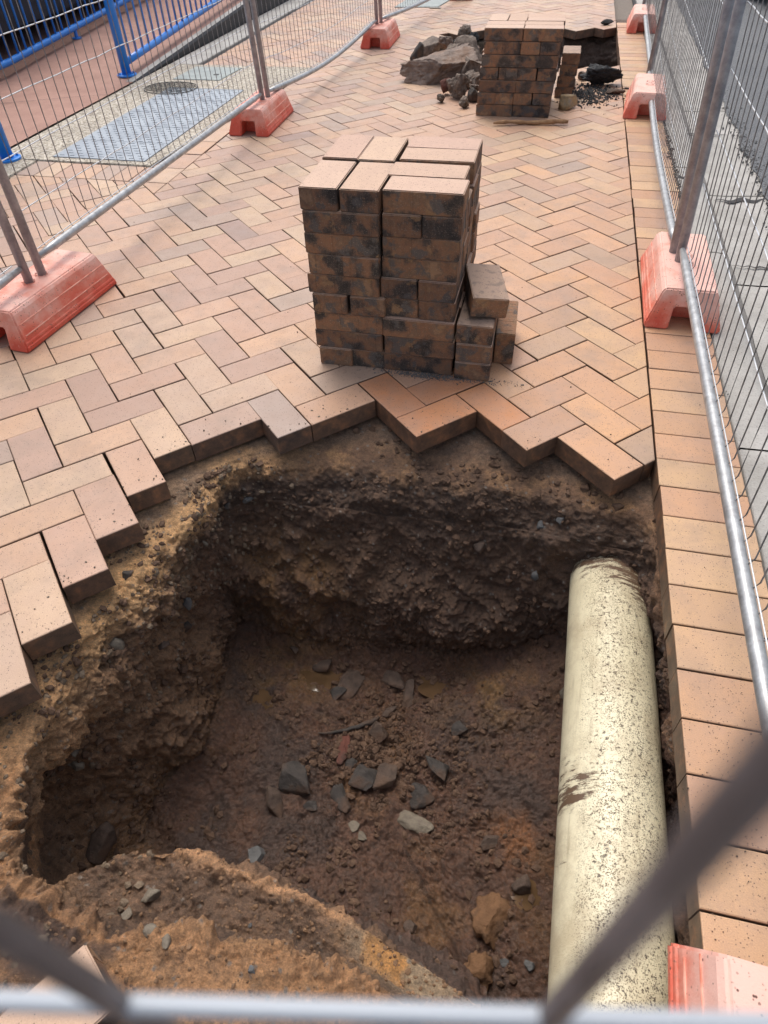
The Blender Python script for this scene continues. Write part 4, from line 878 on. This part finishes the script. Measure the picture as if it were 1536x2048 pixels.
# ribbed cover plate
t = empty('cover_plate', (0, 0, .005)); tag(t, 'long grey ribbed cover plate set in the concrete slab', 'cover plate')
PL = [at(100, 320), at(292, 326), at(476, 180), at(392, 180)]; PL[3] = at(330, 183)+Vector((0, -.02, 0)); q0 = Vector((-1.925, 2.66, 0)); 
bm = bmesh.new(); vs = [(-1.925, 2.655), (-1.335, 2.655), (-1.335, 4.21), (-1.925, 4.21)]
vA = [bm.verts.new((x, y, .004)) for x, y in vs]; vB = [bm.verts.new((x, y, -.01)) for x, y in vs]; bm.faces.new(vA); bm.faces.new(vB[::-1])
for k in range(4): bm.faces.new((vA[k], vB[k], vB[(k+1) % 4], vA[(k+1) % 4]))
bmobj('plate', bm, PLATE, t)
bm = bmesh.new()
for r_ in range(36):
    for c_ in range(9):
        x_ = -1.895+c_*.064+(.032 if r_ % 2 else 0); y_ = 2.68+r_*.0425
        if x_ < -1.37: addbox(bm, (x_, y_, .0035), (x_+.030, y_+.006, .0055))
for r_ in range(5): addbox(bm, (-1.922, 2.655+.31*(r_+1)-.0015, .0035), (-1.338, 2.655+.31*(r_+1)+.0015, .0048))
bmobj('ribs', bm, PMARK, t)
# drain grate
t = empty('drain_grate', (-1.90, 4.18, .010)); tag(t, 'dark round wire drain grate at the far end of the cover plate', 'drain grate'); bm = bmesh.new()
for k in range(-4, 5):
    hh = .19*math.sqrt(max(0, 1-(k/4.3)**2)); a_ = .044*k
    tube(bm, [(a_*.9-hh*.5, a_*.9*.0+hh*.9, .004), (a_*.9+hh*.5, -hh*.9, .004)], .0026, 5); tube(bm, [(-hh, a_*.8, .008), (hh, a_*.8, .008)], .0026, 5)
bmobj('bars', bm, IRON, t)
bm = bmesh.new(); tube(bm, [(.20*math.cos(a), .17*math.sin(a), .004) for a in [2*math.pi*k/32 for k in range(33)]], .003, 6, False); bmobj('rim', bm, IRON, t)
t = empty('access_cover', (0, 0, .006)); tag(t, 'small pale grey access cover in the slab beyond the drain grate', 'access cover')
pts = [(-2.02, 4.46), (-1.63, 4.46), (-1.60, 4.86), (-2.0, 4.86)]
o = slabpoly('lid', pts, -.008, .003, COVER, .002); o.parent = t; bm = bmesh.new(); addbox(bm, (-1.74, 4.60, .002), (-1.70, 4.63, .006)); bmobj('key_slot', bm, IRON, t)
t = empty('service_cover', (0, 0, .004)); tag(t, 'grey service cover in the paving at the top of the picture', 'access cover')
o = slabpoly('lid', [(-.95, 7.66), (-.48, 7.70), (-.40, 8.3), (-.9, 8.3)], -.008, .004, COVER, .002); o.parent = t
bm = bmesh.new(); addbox(bm, (-.56, 7.62, .0), (-.44, 7.66, .006)); bmobj('lifting_eye', bm, KERB, t)
# ramp
rz_ = lambda y: max(0., (y-4.35)*.060)
ys_ = np.concatenate([np.linspace(-3, 4.35, 60), np.linspace(4.4, 12, 80)]); xs_ = np.linspace(-4.4, -2.302, 40)
P = np.zeros((len(xs_), len(ys_), 3)); P[:, :, 0] = xs_[:, None]; P[:, :, 1] = ys_[None]; P[:, :, 2] = np.array([rz_(y) for y in ys_])[None]+.004
f = P.reshape(-1, 3); f[:, 2] += fbm(f, .5, 3, 3)*.003; tag(link('ramp', gridmesh('ramp', f.reshape(P.shape)), TERRA), kind='structure')
v = []; f = []
for i, y in enumerate(np.linspace(4.35, 12, 40)): v += [(-2.30, y, -.02), (-2.30, y, rz_(y)+.006), (-2.36, y, rz_(y)+.0062), (-2.292, y, -.02), (-2.288, y, rz_(y)-.012)]
for i in range(39): a = 5*i; b = a+5; f += [(a+1, b+1, b+2, a+2)]
tag(link('ramp_edge', mesh('ramp_edge', v, f), KERB), kind='structure')
f = [(5*i+3, 5*i+8, 5*i+9, 5*i+4) for i in range(39)]+[(5*i+4, 5*i+9, 5*i+6, 5*i+1) for i in range(39)]
o = link('ramp_side_wall', mesh('ramp_side_wall', v, f), BLK); tag(o, 'low black painted side wall of the ramp beside the paving', 'low wall')
# ramp joint lines
crack([(-3.4+.1*i, 3.45+.22*i*.1*2.2+.004*math.sin(i)) for i in range(12)], [.003]*12, .009, '')
# planter wall behind the far rail
t = empty('planter_wall', (-3.62, 0, 0)); tag(t, 'black planter wall behind the far blue railing', 'wall'); bm = bmesh.new()
for y0_, y1_ in ((-2, 12),):
    vA = [bm.verts.new(p) for p in ((-.02, y0_, 0), (-.02, y1_, rz_(y1_)), (-.02, y1_, rz_(y1_)+.60), (-.02, y0_, .60), (-.16, y0_, 0), (-.16, y1_, rz_(y1_)), (-.16, y1_, rz_(y1_)+.60), (-.16, y0_, .60))]
    for q in ((0, 1, 2, 3), (3, 2, 6, 7), (4, 5, 6, 7)): bm.faces.new([vA[i] for i in q])
bmobj('wall', bm, BLK, t)
bm = bmesh.new(); vA = [bm.verts.new(p) for p in ((.0, -2, .60), (.0, 12, rz_(12)+.60), (.0, 12, rz_(12)+.64), (.0, -2, .64), (-.18, -2, .64), (-.18, 12, rz_(12)+.64))]
for q in ((0, 1, 2, 3), (3, 2, 5, 4)): bm.faces.new([vA[i] for i in q])
bmobj('coping', bm, BLK, t)
tag(slabpoly('planter_soil', [(-8, -2), (-3.78, -2), (-3.78, 14), (-8, 14)], .2, .55, BLK), kind='structure')
bm = bmesh.new()
for k in range(900):
    x_, y_ = random.uniform(-4.6, -3.66), random.uniform(3.6, 6.0); a = random.uniform(0, 6.28); l_ = random.uniform(.25, .55); h_ = random.uniform(.05, .35)
    tube(bm, [(x_, y_, .55), (x_+l_*.35*math.cos(a), y_+l_*.35*math.sin(a), .6+h_), (x_+l_*math.cos(a), y_+l_*math.sin(a), .6+h_*.5)], [.003, .0025, .0008], 3, False)
tag(bmobj('dry_grass', bm, DRY), 'dry straw-coloured grass hanging over the black planter wall', 'grass', kind='stuff')
# railings
def railing(name_label, A, B, tubez, posts, feet, first=0, zf=rz_, z2=None):
    t = empty('railing', (*A, zf(A[1]))); tag(t, name_label, 'railing', 'blue tubular railings'); A = Vector(A+(0,)) if len(A) == 2 else Vector(A); B = Vector(B+(0,)); O = t.location.copy(); L_ = (B-A).length
    def pz(s_, h): p = A.lerp(B, s_); p.z = zf(p.y)+h; return p-O
    bm = bmesh.new(); tube(bm, [pz(k/20, tubez) for k in range(21)], .025, 14); bmobj('bottom_tube', bm, BLUE, t, True)
    bm = bmesh.new(); tube(bm, [pz(k/20, 1.0) for k in range(21)], .025, 14); bmobj('handrail', bm, BLUE, t, True)
    for k in range(1, int(L_/.115)):
        s_ = k*.115/L_; bm = bmesh.new(); tube(bm, [pz(s_, tubez), pz(s_, 1.0)], .0095, 8); bmobj('baluster', bm, BLUE, t, True)
    for s_ in posts:
        bm = bmesh.new(); tube(bm, [pz(s_, .004), pz(s_, 1.0)], .036, 18); p = bmobj('post', bm, BLUE, t, True)
        bm = bmesh.new(); q = pz(s_, 0); tube(bm, [q+Vector((0, 0, .004)), q+Vector((0, 0, .014)), q+Vector((0, 0, .016))], [.075, .075, .066], 24)
        for a in range(4): tube(bm, [q+Vector((.056*math.cos(a*1.57+.8), .056*math.sin(a*1.57+.8), .014)), q+Vector((.056*math.cos(a*1.57+.8), .056*math.sin(a*1.57+.8), .026))], .008, 6)
        bmobj('flange', bm, BLUE, p)
    for s_ in feet:
        bm = bmesh.new(); q = pz(s_, 0); tube(bm, [q+Vector((0, 0, .004)), q+Vector((0, 0, .012))], .045, 18); tube(bm, [q+Vector((0, 0, .01)), pz(s_, tubez)], .016, 10); bmobj('foot', bm, BLUE, t)
    return t
railing('blue railing along the near edge of the ramp', (-2.424, 4.50), (-2.52, 10.5), .085, (0, .98), (.42, .75), zf=rz_)
railing('blue railing along the far side of the ramp by the black planter', (-3.38, -1.6), (-3.46, 10.5), .085, (.10, .985), (.38, .585, .80), zf=rz_)
railing('short blue railing whose post stands at the left picture edge', (-2.175, 2.58), (-2.175, .3), .50, (0, .98), (), zf=lambda y: 0.)
# parked car beyond the fence (only its lower front shows)
CARM = NT('car_paint').fin((.02, .02, .022), .3); TYR = NT('tyre').fin((.015, .015, .015), .8); GLS = NT('car_glass').fin((.02, .025, .03), .08)
t = empty('parked_car', (3.75, 8.55, -.12)); tag(t, 'dark parked car on the road at the top right corner', 'car')
prof = [(0, .22), (0, .62), (.10, .74), (1.0, .92), (1.5, 1.30), (2.9, 1.36), (3.7, .98), (4.2, .92), (4.28, .30)]
bm = bmesh.new(); Ls = [[bm.verts.new((sx_*(.86 if z < .95 else .66), y, z)) for y, z in prof] for sx_ in (-1, 1)]
for k in range(len(prof)): bm.faces.new((Ls[0][k], Ls[0][(k+1) % len(prof)], Ls[1][(k+1) % len(prof)], Ls[1][k]))
bm.faces.new(Ls[0][::-1]); bm.faces.new(Ls[1]); bmobj('body', bm, CARM, t, bevel=.06, seg=3, smooth=True)
for sx_ in (-.80, .80):
    for y in (.75, 3.45):
        bm = bmesh.new(); tube(bm, [(sx_-.10, y, .31), (sx_+.10, y, .31)], .31, 24); wv_ = bmobj('wheel', bm, TYR, t)
        bm = bmesh.new(); tube(bm, [(sx_-.105, y, .31), (sx_+.105, y, .31)], .19, 18); bmobj('rim', bm, GALV, wv_)
bm = bmesh.new(); addbox(bm, (-.60, 1.02, .93), (.60, 1.5, 1.27)); bmobj('windscreen', bm, GLS, t)
